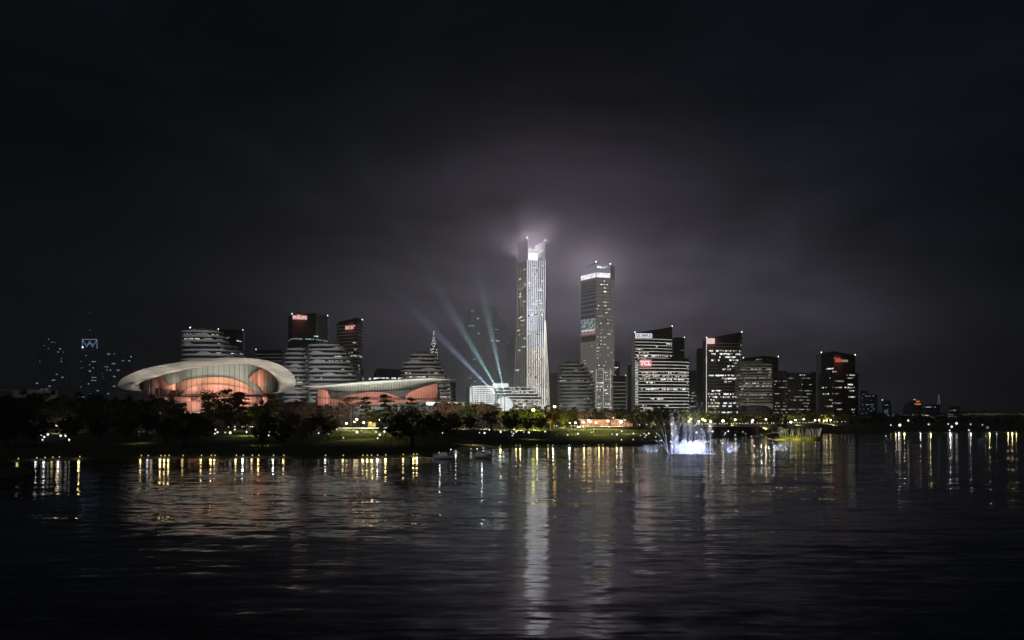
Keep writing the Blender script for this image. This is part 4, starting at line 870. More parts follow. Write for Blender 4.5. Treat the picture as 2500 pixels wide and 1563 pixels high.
# roof as a lens: front edge D=700, thick in the middle
rws = []; us_ = [733+(1112.5-733)*k/60 for k in range(61)]
def wD(p): t = (p-922)/190.; return 1-t*t*.9
for s in range(0, 9):
    a = s/8; r = []
    for p in us_:
        yt, yb = lt(rt, p), lt([(733, 943), (775, 948.5), (877, 940.5), (985, 931.5), (1060, 929), (1112.5, 927)], p); e = max(0.02, wD(p))
        if a <= .25: f = a/.25; r.append(P3(p, yb+(yb-yt)*.25*(1-f)*-1, 712-14*f*e))
        elif a <= .5: f = (a-.25)/.25; r.append(P3(p, yb+(yt+1.2-yb)*f, 698-2*e))
        else: f = (a-.5)/.5; q_ = P3(p, yt+1.2-1.2*f, 698+60*f*e); r.append(q_)
    rws.append(r)
mb = MB(); mb.grid(rws); mb.build('wing_roof', shellM, lp, True)
# soffit sagging behind the glass
rws = []
for s in range(0, 7):
    f = s/6; rws.append([P3(p, lt([(733, 943), (775, 948), (877, 940.5), (985, 931.5), (1060, 929), (1112.5, 927)], p)+lt([(733, 0), (790, 3), (850, 16), (900, 20), (960, 21), (1000, 14), (1050, 4), (1112, 0)], p)*math.sin(f*math.pi/2), 712+18*f*max(.03, wD(p))) for p in us_])
mb = MB(); mb.grid(rws); mb.build('soffit', shellM, lp, True)
D0 = lambda p: 709-4*math.sin(math.pi*(p-775)/294)
ZL = Z(992, 705); tp2 = [(775, 948), (877, 941), (985, 932), (1069, 931)]; bt2 = [(775, 992), (900, 989), (1000, 984), (1069, 979)]
cs = [775+294*k/44 for k in range(45)]
mb = MB(); tt_ = [P3(p, lt(tp2, p)+.3, D0(p)) for p in cs]; bb_ = [P3(p, lt(bt2, p), D0(p)) for p in cs]; mb.grid([bb_, tt_]); mb.build('glass_front', gl, lp)
for a, b in zip(tt_, bb_): mb = MB(); mb.tube([(b[0], b[1]-.15, b[2]), (a[0], a[1]-.15, a[2])], .11, 4); mb.build('mullion', mullM, lp)
rbM = mat('red_brown_plaster', (.48, .17, .13), .7, vscale=.06, var=.15)
cpanel(lp, 778, 1067, [(778, 946), (1067, 931)], [(778, 980), (1067, 978)], D0, 22, 1, mat('grey_green_wall', (.22, .22, .20), .7), 'back_wall')
cpanel(lp, 776, 806, [(776, 949), (795, 950), (801, 958), (806, 975)], [(776, 992), (806, 992)], D0, 3, 1, rbM, 'painted_band')
cpanel(lp, 800, 990, [(800, 973), (820, 971), (840, 968), (865, 962), (900, 957), (930, 957), (950, 960), (970, 968), (990, 975)], [(800, 978), (990, 978)], D0, 12, 1, rbM, 'painted_band')
cpanel(lp, 990, 1068, [(990, 967), (1000, 958), (1015, 951), (1035, 944), (1055, 939), (1068, 936)], [(990, 976), (1068, 976)], D0, 8, 1, rbM, 'painted_band')
for k in range(3): cpanel(lp, 1004, 1068, [(1004, 959+k*6), (1068, 952+k*7.5)], [(1004, 960+k*6), (1068, 953.2+k*7.5)], D0, 7, .6, peaM, 'balcony_rim')
cpanel(lp, 776, 1068, [(776, 974), (900, 975.5), (1068, 976)], [(776, 992), (900, 989), (1068, 979)], D0, 5, 1, salM, 'gallery_front')
cpanel(lp, 776, 1068, [(776, 970), (820, 974.5), (1068, 975.4)], [(776, 971), (820, 975.6), (1068, 976.3)], D0, 1, 4, mullM, 'floor_edge')
for p, y, pw, sx, sy in ((790, 970, 250, 7, 9), (830, 965, 450, 16, 8), (885, 962, 550, 18, 10), (940, 958, 550, 18, 10), (995, 955, 450, 16, 12), (1040, 955, 420, 14, 14)):
    area(P3(p, y, D0(p)+1), pw*1.5, (1, .90, .8), sx, sy, P3(p, y-2, D0(p)+30), lp)  # added inward-facing panels brighten the pavilion interior
mb = MB(); mb.prism([(X(760, 690), 694), (X(1100, 690), 694), (X(1115, 800), 800), (X(750, 800), 800)], 6.5, Z(993, 694)); mb.build('podium', darkM, lp)
mb = MB(); mb.prism([(X(770, 720), 720), (X(1075, 720), 720), (X(1075, 780), 780), (X(770, 780), 780)], Z(993, 694), [Z(960, 720), Z(950, 720), Z(950, 780), Z(960, 780)]); mb.build('rear_hall', darkM, lp)
mb = MB(); mb.prism([(X(890, 790), 790), (X(925, 790), 790), (X(985, 790), 790), (X(985, 820), 820), (X(890, 820), 820)], 7, [Z(931, 790), Z(924, 790), Z(925.5, 790), Z(925.5, 820), Z(931, 820)]); mb.build('rooftop_plant', darkM, lp)
mb = MB(); mb.box(X(1042, 693), X(1152, 693), 688, 692, Z(990, 690), Z(982, 690)); mb.build('annex_wall', mat('annex_glow_wall', (.6, .6, .55), .6, emit=(1, 1, .9), est=.14), lp)  # wall emission stands in for light falling on it
for i_, (p, D, pw) in enumerate(((810, 672, 9000), (880, 668, 15000), (950, 666, 15000), (1020, 668, 11000), (1075, 672, 7000))):
    f_ = empty('floodlight', (X(p, D), D, 7), 'ground floodlight washing the edge of the low pavilion roof, %s from the left' % ORD[i_], 'floodlight', 'floodlights of the low pavilion')
    x_, y_, z_ = P3(p, 996, D); mb = MB(); mb.box(x_-.5, x_+.5, y_-.5, y_-.1, z_-.6, z_-.1); mb.tube([(x_, y_, 7), (x_, y_, z_-.5)], .15, 6); mb.build('housing', metalM, f_)
    spot((x_, y_, z_+.1), P3(p, 935, 700), pw*3, (.97, 1, .97), 95, .8, .5, f_)
# added mast floods, unseen, to brighten the terraced blocks
for i_, (p, D, pw, tp_, ty_, td, sz, lb) in enumerate(((500, 860, 150000, 495, 840, 985, 60, 'tall terraced block behind the theatre'), (720, 850, 60000, 720, 890, 955, 70, 'lower wing of the terraced pair'), (805, 830, 95000, 810, 880, 935, 80, 'bulging wing of the terraced pair'), (1040, 880, 95000, 1045, 900, 1005, 70, 'terraced block by the pavilion tip'), (1405, 1120, 95000, 1405, 930, 1235, 75, 'rounded terraced block below the glass tower'), (1845, 1010, 60000, 1845, 930, 1125, 65, 'cream banded block'))):
    f_ = empty('floodlight', (X(p, D), D, 7), 'mast floodlight lighting the '+lb, 'floodlight', 'facade floodlights')
    zl = 24. if i_ == 0 else 16.
    mb = MB(); x_, y_ = X(p, D), D; mb.tube([(x_, y_, 7), (x_, y_, zl)], .25, 6); mb.box(x_-.8, x_+.8, y_-.8, y_-.2, zl-.5, zl+.5); mb.build('mast', metalM, f_)
    spot((x_, y_+.5, zl), P3(tp_, ty_, td), pw*1.1, (1, .98, .95), sz, .9, .6, f_)

# ------------------------------------------------------------ trees
def leafmat(name, cols, trans=.35):
    m = bpy.data.materials.new(name); m.use_nodes = True; nt_ = m.node_tree; nt_.nodes.clear()
    o = nt_.nodes.new('ShaderNodeOutputMaterial'); d = nt_.nodes.new('ShaderNodeBsdfDiffuse'); t = nt_.nodes.new('ShaderNodeBsdfTranslucent'); mx = nt_.nodes.new('ShaderNodeMixShader'); mx.inputs[0].default_value = trans
    tc_ = nt_.nodes.new('ShaderNodeTexCoord'); n = nt_.nodes.new('ShaderNodeTexNoise'); n.inputs['Scale'].default_value = 1.7; n.inputs['Detail'].default_value = 3
    oi = nt_.nodes.new('ShaderNodeObjectInfo'); ad = nt_.nodes.new('ShaderNodeMath'); ad.operation = 'MULTIPLY_ADD'; ad.inputs[1].default_value = .25; nt_.links.new(oi.outputs['Random'], ad.inputs[0]); nt_.links.new(n.outputs['Fac'], ad.inputs[2])
    r = nt_.nodes.new('ShaderNodeValToRGB'); els = r.color_ramp.elements
    while len(els) < len(cols): els.new(.5)
    for i, c in enumerate(cols): els[i].position = .38+.4*i/(len(cols)-1); els[i].color = (*c, 1)
    nt_.links.new(tc_.outputs['Object'], n.inputs['Vector']); nt_.links.new(ad.outputs[0], r.inputs['Fac']); nt_.links.new(r.outputs[0], d.inputs['Color']); nt_.links.new(r.outputs[0], t.inputs['Color'])
    nt_.links.new(d.outputs[0], mx.inputs[1]); nt_.links.new(t.outputs[0], mx.inputs[2]); nt_.links.new(mx.outputs[0], o.inputs[0]); return m
leafG = leafmat('leaf_dark_green', [(.018, .026, .010), (.045, .058, .020), (.085, .09, .035)])
leafY = leafmat('leaf_olive_green', [(.035, .055, .012), (.07, .10, .02), (.11, .13, .03)], .45)
leafP = leafmat('blossom_dusky_pink', [(.03, .022, .016), (.09, .055, .045), (.26, .165, .14)])
leafW = leafmat('blossom_pale_flecks', [(.02, .022, .014), (.05, .05, .035), (.34, .30, .27)])
barkM = mat('bark', (.05, .04, .03), .9, vscale=2, var=.3)
def make_tree(name, kind, H, W, seed, leaf, nclump, nleaf, ls, crown0=.25, tiers=False, banyan=False, lean=0.):
    rr = random.Random(seed); root = bpy.data.objects.new(name, None); COL.objects.link(root); root['category'] = 'tree'
    cb = H*crown0; mb = MB(); tr_r = H*.022+.05
    tops = [(0, 0, -1), (rr.uniform(-.2, .2), rr.uniform(-.2, .2), cb*.6), (rr.uniform(-.4, .4)+lean, rr.uniform(-.4, .4), cb*1.3), (rr.uniform(-.6, .6)+lean*1.5, rr.uniform(-.5, .5), H*.72)]
    mb.tube(tops, [tr_r*1.5, tr_r, tr_r*.8, tr_r*.25], 7)
    cl = []
    for k in range(nclump):
        f = (k+.5)/nclump
        if tiers:
            ti = int(f*6)/6; z = cb+(H-cb)*(ti+.08+rr.uniform(-.03, .05)); rad = W/2*(1-ti)**.75*(.75+.5*rr.random()); a = rr.uniform(0, 6.283); q = rr.uniform(.25, 1); cl.append(Vector((rad*q*math.cos(a), rad*q*math.sin(a), z-q*1.0)))
        else:
            while True:
                v = Vector((rr.uniform(-1, 1), rr.uniform(-1, 1), rr.uniform(-1, 1)))
                if .3 < v.length < 1: break
            zc_ = cb+(H-cb)*.5; w_ = 1. if v.z > 0 else (1.1 if banyan else .9)
            cl.append(Vector((v.x*W/2*w_, v.y*W/2*w_, zc_+v.z*(H-cb)*.5*(1-.25*abs(v.x)))))
    for c in cl[::2]:
        st = Vector(tops[2]).lerp(Vector(tops[3]), min(1, max(0, (c.z-cb*1.3)/(H*.72)*.8))); mid = st.lerp(c, .5)+Vector((0, 0, .4))
        mb.tube([st, mid, c], [tr_r*.35, tr_r*.2, .03], 4, False)
    if banyan:
        for k in range(16):
            a = rr.uniform(0, 6.283); q = rr.uniform(.25, .95)*W/2; x_, y_ = q*math.cos(a), q*math.sin(a); mb.tube([(x_, y_, -1), (x_+rr.uniform(-.4, .4), y_, cb*1.1)], [.05, .07], 4)
        for k in range(3):
            a = rr.uniform(0, 6.283); mb.tube([(1.8*math.cos(a), 1.8*math.sin(a), -1), (1.2*math.cos(a), 1.2*math.sin(a), cb*1.2), (3*math.cos(a), 3*math.sin(a), H*.5)], [.35, .25, .1], 6)
    mb.build('trunk', barkM, root)
    mb = MB(); vs = []; fs = []
    for c in cl:
        cr_ = rr.uniform(.055, .185)*min(W, H)*(.75 if tiers else 1.); fl = .45 if tiers else .8
        for _ in range(nleaf):
            v = Vector((rr.gauss(0, 1), rr.gauss(0, 1), rr.gauss(0, 1))); v = v/max(.3, v.length)*cr_*rr.random()**.4; v.z *= fl; p = c+v
            s = ls*rr.uniform(.5, 1.3); u = Vector((rr.gauss(0, 1), rr.gauss(0, 1), rr.gauss(0, .7))).normalized(); w2 = u.cross(Vector((rr.gauss(0, 1), rr.gauss(0, 1), rr.gauss(0, 1)))).normalized()
            i = len(vs); vs += [p-u*s, p+w2*s*.5, p+u*s, p-w2*s*.5]; fs.append((i, i+1, i+2, i+3))
    mb.v = [tuple(v) for v in vs]; mb.f = fs; mb.build('crown', leaf, root); return root, H
PR = {
 'broad': make_tree('broadleaf_tree', 'broadleaf', 16, 15, 1, leafG, 60, 95, .38),
 'broad2': make_tree('broadleaf_tree', 'broadleaf', 15, 14, 2, leafG, 44, 120, .36, .2),
 'tier': make_tree('layered_tree', 'layered', 17, 11, 3, leafG, 60, 80, .34, .18, tiers=True),
 'tier2': make_tree('layered_tree', 'layered', 18, 13, 4, leafG, 72, 75, .34, .22, tiers=True),
 'pink': make_tree('blossom_tree', 'blossom', 13, 13, 5, leafP, 50, 90, .33, .3),
 'fleck': make_tree('blossom_tree', 'blossom', 12, 12, 6, leafW, 46, 85, .27, .22),
 'olive': make_tree('olive_tree', 'olive', 12, 12, 7, leafY, 46, 85, .36, .2),
 'banyan': make_tree('banyan_tree', 'banyan', 15, 25, 8, leafG, 90, 100, .36, .28, banyan=True),
 'thin': make_tree('blossom_tree', 'blossom', 15, 10, 9, leafP, 22, 70, .3, .5, lean=.8),
}
KL = {'broad': 'round-crowned dark tree', 'broad2': 'dense dark tree', 'tier': 'pointed layered dark tree', 'tier2': 'broad layered dark tree', 'pink': 'dusky pink blossom tree', 'fleck': 'pale-flecked flowering tree', 'olive': 'lit yellow-green tree', 'banyan': 'spreading banyan-like tree with hanging roots', 'thin': 'open-crowned blossom tree with a slim trunk'}
KG = {'broad': 'round-crowned trees of the park', 'broad2': 'dense dark trees of the park', 'tier': 'layered trees of the park', 'tier2': 'broad layered trees of the park', 'pink': 'pink blossom trees of the park', 'fleck': 'flecked flowering trees of the park', 'olive': 'yellow-green trees of the park', 'banyan': 'spreading banyans near the shore', 'thin': 'slim blossom trees'}
ZONES = [(-400, 120, 'on the dark far-left shore'), (120, 290, 'under the hazy far-left towers'), (290, 430, 'before the left part of the oval theatre'), (430, 600, 'before the middle of the oval theatre'), (600, 740, 'before the right end of the oval theatre'), (740, 900, 'before the left half of the low pavilion'), (900, 1080, 'before the right half of the low pavilion'), (1080, 1200, 'between the low pavilion and the glowing dome'), (1200, 1345, 'below the dome and tallest tower'), (1345, 1460, 'below the rounded terraced block'), (1460, 1545, 'below and right of the glass tower'), (1545, 1640, 'before the white-banded office blocks'), (1640, 1760, 'behind the big fountain'), (1760, 1890, 'behind the footbridge'), (1890, 2010, 'behind the slanted-post pavilion'), (2010, 2130, 'right of the slanted-post pavilion'), (2130, 2700, 'on the dark right shore')]
# (px, py top, depth, kind, width factor)
T = []
def t(px_, py_, D, k, wf=1.): T.append((px_, py_, D, k, wf))
for a in ((18, 962, 470, 'broad', 1), (62, 950, 500, 'broad2', 1.1), (112, 952, 560, 'broad', 1.), (150, 962, 520, 'broad2', 1), (205, 955, 560, 'broad', 1.1), (252, 962, 540, 'broad2', 1), (300, 970, 520, 'broad', 1.1), (345, 975, 580, 'broad2', 1), (20, 1000, 385, 'broad', 1.1), (85, 1005, 400, 'broad2', 1.1), (165, 1010, 415, 'broad2', 1), (240, 1012, 430, 'broad', 1), (305, 1012, 430, 'broad2', .9),
          (393, 968, 560, 'tier2', 1.3), (422, 985, 600, 'broad', 1), (360, 1000, 470, 'broad2', 1), (548, 947, 560, 'broad', 1.35), (585, 954, 575, 'tier2', 1.3), (505, 978, 560, 'tier2', 1.2), (470, 1003, 600, 'fleck', 1), (625, 985, 560, 'broad2', 1), (667, 962, 570, 'tier', 1.25), (640, 975, 600, 'broad', .9), (700, 975, 600, 'pink', 1.1), (730, 972, 610, 'pink', 1), (655, 1005, 470, 'broad2', 1.1), (705, 1000, 450, 'fleck', 1), (755, 982, 590, 'pink', 1), (780, 988, 520, 'tier', 1.1), (600, 1000, 500, 'olive', .9), (560, 1010, 520, 'broad', 1),
          (815, 985, 580, 'pink', 1.2), (858, 962, 560, 'thin', 1.2), (893, 966, 575, 'tier', 1.2), (940, 960, 575, 'tier', 1.35), (915, 995, 600, 'broad2', .9), (970, 985, 600, 'broad', 1), (1003, 968, 585, 'tier', 1.15), (1040, 983, 600, 'fleck', 1), (1020, 990, 560, 'broad2', .9), (1088, 974, 600, 'pink', 1.15), (1110, 982, 640, 'tier', 1), (760, 1010, 470, 'broad2', 1.1), (800, 1013, 440, 'broad', .95), (740, 1022, 420, 'fleck', .9), (690, 1025, 400, 'broad2', .9), (640, 1032, 400, 'broad', .8),
          (455, 1010, 395, 'banyan', 1.), (1005, 1005, 395, 'banyan', 1.), (400, 1025, 440, 'broad', .9), (1095, 1004, 440, 'fleck', 1.1), (1068, 1000, 470, 'broad2', .9), (1135, 978, 610, 'broad', 1), (1160, 985, 620, 'broad2', 1), (1186, 978, 615, 'pink', 1.15), (1150, 1010, 520, 'broad2', .9), (1200, 1000, 540, 'fleck', 1.15), (1225, 995, 590, 'broad2', 1), (1245, 1004, 530, 'broad', 1),
          (1258, 990, 610, 'olive', 1), (1284, 992, 620, 'broad2', 1), (1300, 992, 590, 'olive', 1.1), (1328, 988, 600, 'broad', 1.1), (1345, 1005, 560, 'pink', .9), (1285, 1012, 540, 'broad2', 1), (1320, 1015, 550, 'broad', .9), (1372, 994, 650, 'broad', 1), (1380, 1010, 600, 'olive', 1), (1400, 992, 660, 'tier2', 1.2), (1425, 1000, 650, 'pink', 1.), (1452, 996, 660, 'tier', 1.2), (1476, 1000, 655, 'broad', .95), (1490, 1004, 640, 'pink', .9), (1508, 1000, 680, 'olive', 1.1), (1530, 1006, 650, 'fleck', .9),
          (1556, 990, 640, 'tier2', 1.2), (1575, 1004, 650, 'pink', .9), (1605, 990, 655, 'broad', 1.2), (1638, 1000, 660, 'broad2', 1), (1590, 1010, 630, 'broad', .8), (1540, 1012, 640, 'broad2', .9), (1625, 1012, 640, 'tier', .9),
          (1667, 1003, 720, 'olive', 1.1), (1690, 1000, 730, 'olive', 1), (1712, 1003, 725, 'olive', 1.), (1738, 1008, 735, 'olive', 1.1), (1766, 1008, 750, 'broad', 1), (1790, 1007, 760, 'olive', 1.1), (1815, 1008, 765, 'olive', 1.1), (1848, 1005, 760, 'broad2', 1.2), (1878, 1007, 775, 'olive', 1.2), (1898, 1014, 745, 'tier', 1.), (1918, 1016, 750, 'tier', .9), (1915, 1006, 800, 'olive', 1.4), (1945, 1005, 810, 'olive', 1.4), (1975, 1004, 820, 'olive', 1.3), (1812, 1022, 730, 'broad2', .9), (1748, 1018, 715, 'broad2', .8),
          (2008, 1010, 850, 'olive', 1.2), (2030, 1006, 880, 'olive', 1.3), (2055, 1005, 900, 'olive', 1.3), (2080, 1006, 920, 'olive', 1.2), (2078, 1018, 850, 'banyan', .6), (2104, 1020, 870, 'broad', 1.2), (2125, 1018, 900, 'broad2', 1.2), (1990, 1014, 840, 'broad', .9)):
    t(*a)
rr = random.Random(99)
for k in range(16): t(2140+k*25+rr.uniform(-8, 8), 1007+k*.75+rr.uniform(-3, 4), rr.uniform(1050, 1250)+k*10, rr.choice(('broad', 'broad2', 'tier')), 1.4)
for k in range(9): t(2150+k*40+rr.uniform(-8, 8), 1022+rr.uniform(-3, 4), rr.uniform(900, 960), rr.choice(('broad', 'broad2')), 1.1)
for k in range(13): t(1350+k*26+rr.uniform(-8, 8), 998+rr.uniform(-3, 5), 720+rr.uniform(0, 30), rr.choice(('olive', 'olive', 'broad2')), 1.3)
for k in range(10): t(20+k*44+rr.uniform(-8, 8), 968+rr.uniform(-6, 6), 610+rr.uniform(0, 20), rr.choice(('broad', 'broad2')), 1.2)
T.sort(key=lambda a: a[0])
cnt = {}; tot = {}
def zone(px_):
    for a, b, s in ZONES:
        if a <= px_ < b: return s
    return ZONES[-1][2]
for a in T: tot[(zone(a[0]), a[3])] = tot.get((zone(a[0]), a[3]), 0)+1
used = set()
for px_, py_, D, k, wf in T:
    proto, H0 = PR[k]; zg = gz(px_, D)-.1; H = max(5, Z(py_, D)-zg); s = H/H0
    o = proto if k not in used else copy_tree(proto); used.add(k)
    o.location = (X(px_, D), D, zg); sw = s*wf*(max(1., 12/H)**.25); o.scale = (sw, sw, s); o.rotation_euler = (0, 0, rr.uniform(0, 6.28))
    key = (zone(px_), k); cnt[key] = cnt.get(key, 0)+1
    o['label'] = KL[k]+((', '+ORD[cnt[key]-1]+' from left, ') if tot[key] > 1 else ' ')+zone(px_); o['group'] = KG[k]

# ------------------------------------------------------------ lamps in the park
LW = (1, .74, .42); LY = (1, .86, .25); LP = (1, .6, .42); LWH = (1, .95, .85)
def lamp_post():
    r = bpy.data.objects.new('street_lamp', None); COL.objects.link(r); r['category'] = 'street lamp'; r['group'] = 'street lamps of the promenade'
    mb = MB(); mb.tube([(0, 0, -3), (0, 0, 0), (0, 0, 1)], [.14, .14, .08], 8); mb.build('pole', metalM, r)
    mb = MB(); mb.ball((0, 0, 1), .5, 10, 8, .8); mb.build('lamp_head', emis('street_lamp_glow', (1, .82, .55), 7), r); return r
lproto = lamp_post(); first = True
LMP = [(140, 1038, 515, LW, 5000), (368, 1041, 500, LP, 3500), (846, 1034, 575, LW, 1600), (866, 1029, 585, LW, 4200), (871, 1024, 590, LW, 2600), (888, 1032, 575, LW, 1800), (904, 1032, 580, LP, 1600), (928, 1025, 590, LW, 900), (600, 1040, 520, LY, 1500), (1302, 1001, 575, (.95, 1, .2), 9000), (1354, 993, 590, (1, .62, .15), 6000), (1391, 1040, 612, LP, 900), (1405, 1033, 615, LP, 1800), (1425, 1031, 620, LW, 1800), (1437, 1027, 625, LW, 4000), (1441, 1030, 615, LW, 2600), (1455, 1034, 618, LW, 1800), (1484, 1028, 625, LW, 3600), (1497, 1020, 640, LW, 900), (1516, 1030, 630, LWH, 9000), (1682, 1029, 700, LY, 2600), (1686, 1024, 710, LY, 1800), (1706, 1029, 705, LY, 2200), (1716, 1024, 715, LY, 4500), (1721, 1027, 705, LY, 3000), (1735, 1030, 705, LW, 1600), (1765, 1028, 715, LWH, 8000), (1795, 1025, 725, LW, 3600), (1838, 1026, 735, LP, 3000), (1836, 1031, 735, LP, 2000), (1870, 1024, 745, LP, 3000), (1931, 1031, 770, LWH, 6000), (1942, 1026, 780, LW, 2600), (1962, 1024, 800, LW, 1200), (1990, 1031, 830, LP, 3000), (2000, 1027, 840, LW, 2200), (2018, 1030, 845, LW, 3200), (2028, 1026, 850, LW, 3600), (2012, 1038, 835, LP, 1400)]
ln = {}
lt_tot = {}
for a in LMP: lt_tot[zone(a[0])] = lt_tot.get(zone(a[0]), 0)+1
mats_head = {}
for px_, py_, D, colr_, pw in sorted(LMP):
    o = lproto if first else copy_tree(lproto); first = False
    zg = gz(px_, D); zt = Z(py_, D); h = max(2.5, zt-zg); zt = zg+h
    o.location = (X(px_, D), D, zg); o.scale = (1, 1, 1)
    for ch in o.children:
        if ch.name.startswith('pole'): ch.scale = (1, 1, h); ch.location = (0, 0, 0)
        else:
            sc = (.75+.75*(pw/4000)**.5); ch.location = (0, 0, h-1*sc); ch.scale = (sc, sc, sc)
            if colr_ not in mats_head: mats_head[colr_] = emis('street_lamp_glow_%d' % len(mats_head), colr_, 9)
            ch.data = ch.data.copy(); ch.data.materials[0] = mats_head[colr_]
    z_ = zone(px_); ln[z_] = ln.get(z_, 0)+1
    cn = {LW: 'warm', LY: 'yellow', LP: 'pinkish', LWH: 'bright white'}.get(colr_, 'orange' if px_ > 1330 else 'vivid yellow')
    o['label'] = '%s promenade lamp%s%s' % (cn, (', %s from the left, ' % ORD[ln[z_]-1]) if lt_tot[z_] > 1 else ' ', z_)
    spot((X(px_, D), D+.1, zt+.35), (X(px_, D), D+6, zt+1.5), pw*6, colr_, 165, .5, .4, o, 'lamp_bulb')
# added pole lamps, unseen, that put pools of light on the lawn
POOL = [(835, 525, 9000), (880, 520, 16000), (925, 515, 9000), (860, 485, 9000), (910, 480, 9000), (880, 445, 5000), (830, 440, 2200), (940, 430, 2200), (1385, 575, 7000), (1430, 580, 12000), (1475, 582, 12000), (1520, 585, 8000), (1405, 550, 6000), (1455, 552, 7000), (1505, 555, 6000), (1430, 520, 3500), (1490, 525, 3500), (1560, 570, 2500), (595, 505, 5000), (600, 460, 2500), (1600, 600, 2000), (1660, 640, 1800)]
_rows = {}
for p_, d_, w_ in sorted(POOL):
    z_ = 'lawn before the low pavilion' if 700 < p_ < 1000 else 'lawn below the glass tower' if 1000 < p_ < 1540 else 'dim lawn left of the fountain' if p_ > 1540 else 'lawn below the oval theatre'
    r_ = 'upper' if d_ > (510 if p_ < 1000 else 565) else 'lower' if d_ < (460 if p_ < 1000 else 540) else 'middle'
    _rows.setdefault((z_, r_), []).append((p_, d_, w_))
_tall = tuple((p_, d_, 13, w_*.62, 0, '%s, %s from left, %s row' % (z_, ORD[k_], r_)) for (z_, r_), l_ in _rows.items() for k_, (p_, d_, w_) in enumerate(l_))
for i_, (px_, D, h, pw, c_, lb) in enumerate(_tall+((876, 520, 7, 9000, (.85, .9, .25), 'lit lawn before the low pavilion'), (905, 500, 6, 4500, (.85, .9, .25), 'right edge of the lit lawn before the low pavilion'), (1412, 575, 7, 6500, (.85, .85, .2), 'left part of the lawn below the glass tower'), (1455, 585, 7, 7500, (.85, .85, .25), 'middle of the lawn below the glass tower'), (1500, 590, 7, 7500, (.9, .85, .35), 'right part of the lawn below the glass tower'), (605, 470, 6, 4500, (.8, .8, .25), 'lawn below the oval theatre'), (150, 490, 6, 1800, (.8, .8, .25), 'lawn at the far left'), (1250, 560, 7, 1500, (.8, .8, .3), 'lawn below the dome'), (1400, 535, 5, 2500, (.8, .8, .3), 'lower left lawn below the glass tower'), (1460, 540, 5, 3200, (.8, .8, .3), 'lower middle lawn below the glass tower'), (1530, 560, 5, 2600, (.85, .8, .4), 'lower lawn left of the fountain'), (890, 450, 5, 2500, (.8, .8, .3), 'lower lawn before the low pavilion'), (960, 470, 5, 900, (.8, .8, .4), 'lawn left of the right banyan'), (1620, 610, 5, 1400, (.85, .8, .5), 'lawn behind the fan fountain'), (340, 420, 5, 500, (.8, .8, .5), 'lawn left of the left banyan'), (640, 410, 5, 700, (.8, .8, .5), 'lawn right of the left banyan'), (1150, 440, 5, 700, (.8, .8, .5), 'lawn above the sand strip'), (1300, 500, 5, 900, (.8, .8, .5), 'lower lawn below the tallest tower'))):
    o = empty('lawn_fill_lamp', (X(px_, D), D, gz(px_, D)), ('tall' if h > 10 else 'short')+' lamp, '+lb, 'garden lamp', 'garden lamps on the lawn')
    zg = gz(px_, D); mb = MB(); mb.tube([(X(px_, D), D, zg-.3), (X(px_, D), D, zg+h)], .07, 6); mb.build('pole', metalM, o)
    mb = MB(); mb.tube([(X(px_, D), D, zg+h), (X(px_, D), D, zg+h+.25)], [.25, .12], 8); mb.build('lamp_hood', metalM, o)
    spot((X(px_, D), D, zg+h-.25), (X(px_, D), D+.3, zg), pw*1.7, (1, .88, .28), 150, 1., .2, o, 'lamp_bulb')

for i_, (px_, D, pw, c_, tz, lb) in enumerate(((125, 480, 1500, (.9, 1, .7), 16, 'at the far left'), (405, 520, 2500, (1, .8, .7), 18, 'under the left edge of the oval theatre'), (560, 520, 2500, (1, 1, .75), 18, 'under the middle of the oval theatre'), (690, 500, 5000, (1, .84, .66), 18, 'right of the oval theatre'), (745, 530, 6000, (1, .84, .66), 18, 'at the gap between the two theatres'), (835, 520, 6500, (1, .84, .66), 18, 'under the left half of the low pavilion'), (900, 535, 3000, (.9, 1, .6), 18, 'under the middle of the low pavilion'), (985, 520, 3500, (1, .85, .7), 18, 'left of the right banyan'), (1080, 540, 12000, (1, .84, .66), 18, 'at the right end of the low pavilion'), (1130, 545, 9000, (1, .85, .45), 18, 'left of the dome'), (1185, 545, 14000, (1, .84, .66), 18, 'below the round podium block'), (1225, 540, 12000, (1, .82, .42), 18, 'below the dome'), (1270, 545, 18000, (1, .88, .2), 18, 'right of the dome'), (1310, 550, 34000, (.95, .95, .12), 16, 'under the vivid yellow lamp'), (1345, 560, 24000, (1, .58, .15), 16, 'under the orange lamp'), (1375, 580, 10500, (1, .8, .3), 16, 'under the dark slab tower'), (1420, 600, 9000, (1, .85, .55), 18, 'below the rounded terraced block'), (1490, 610, 7000, (1, .7, .55), 18, 'before the cafe'), (1530, 620, 3500, (1, .9, .6), 18, 'right of the cafe'), (1600, 625, 2200, (1, .9, .7), 16, 'before the white-banded office blocks'), (1690, 690, 12000, (1, .9, .3), 16, 'behind the big fountain'), (1790, 715, 8000, (1, .85, .35), 16, 'behind the footbridge'), (1870, 735, 8000, (1, .85, .35), 16, 'above the curl of the footbridge'), (1950, 780, 8000, (1, .85, .35), 14, 'behind the slanted posts'), (2035, 830, 14000, (1, .88, .35), 16, 'right of the slanted posts'))):
    zg = gz(px_, D); o = empty('uplight', (X(px_, D), D, zg), 'small ground uplight aimed into the trees '+lb, 'uplight', 'tree uplights on the lawn')  # unseen lamp added to brighten the tree crowns
    mb = MB(); mb.tube([(X(px_, D), D, zg-.2), (X(px_, D), D, zg+.5)], [.16, .2], 8); mb.build('housing', metalM, o)
    spot((X(px_, D), D+.1, zg+.55), (X(px_, D), D+45, zg+tz), pw*8, c_, 95, .9, .2, o, 'lamp_bulb')
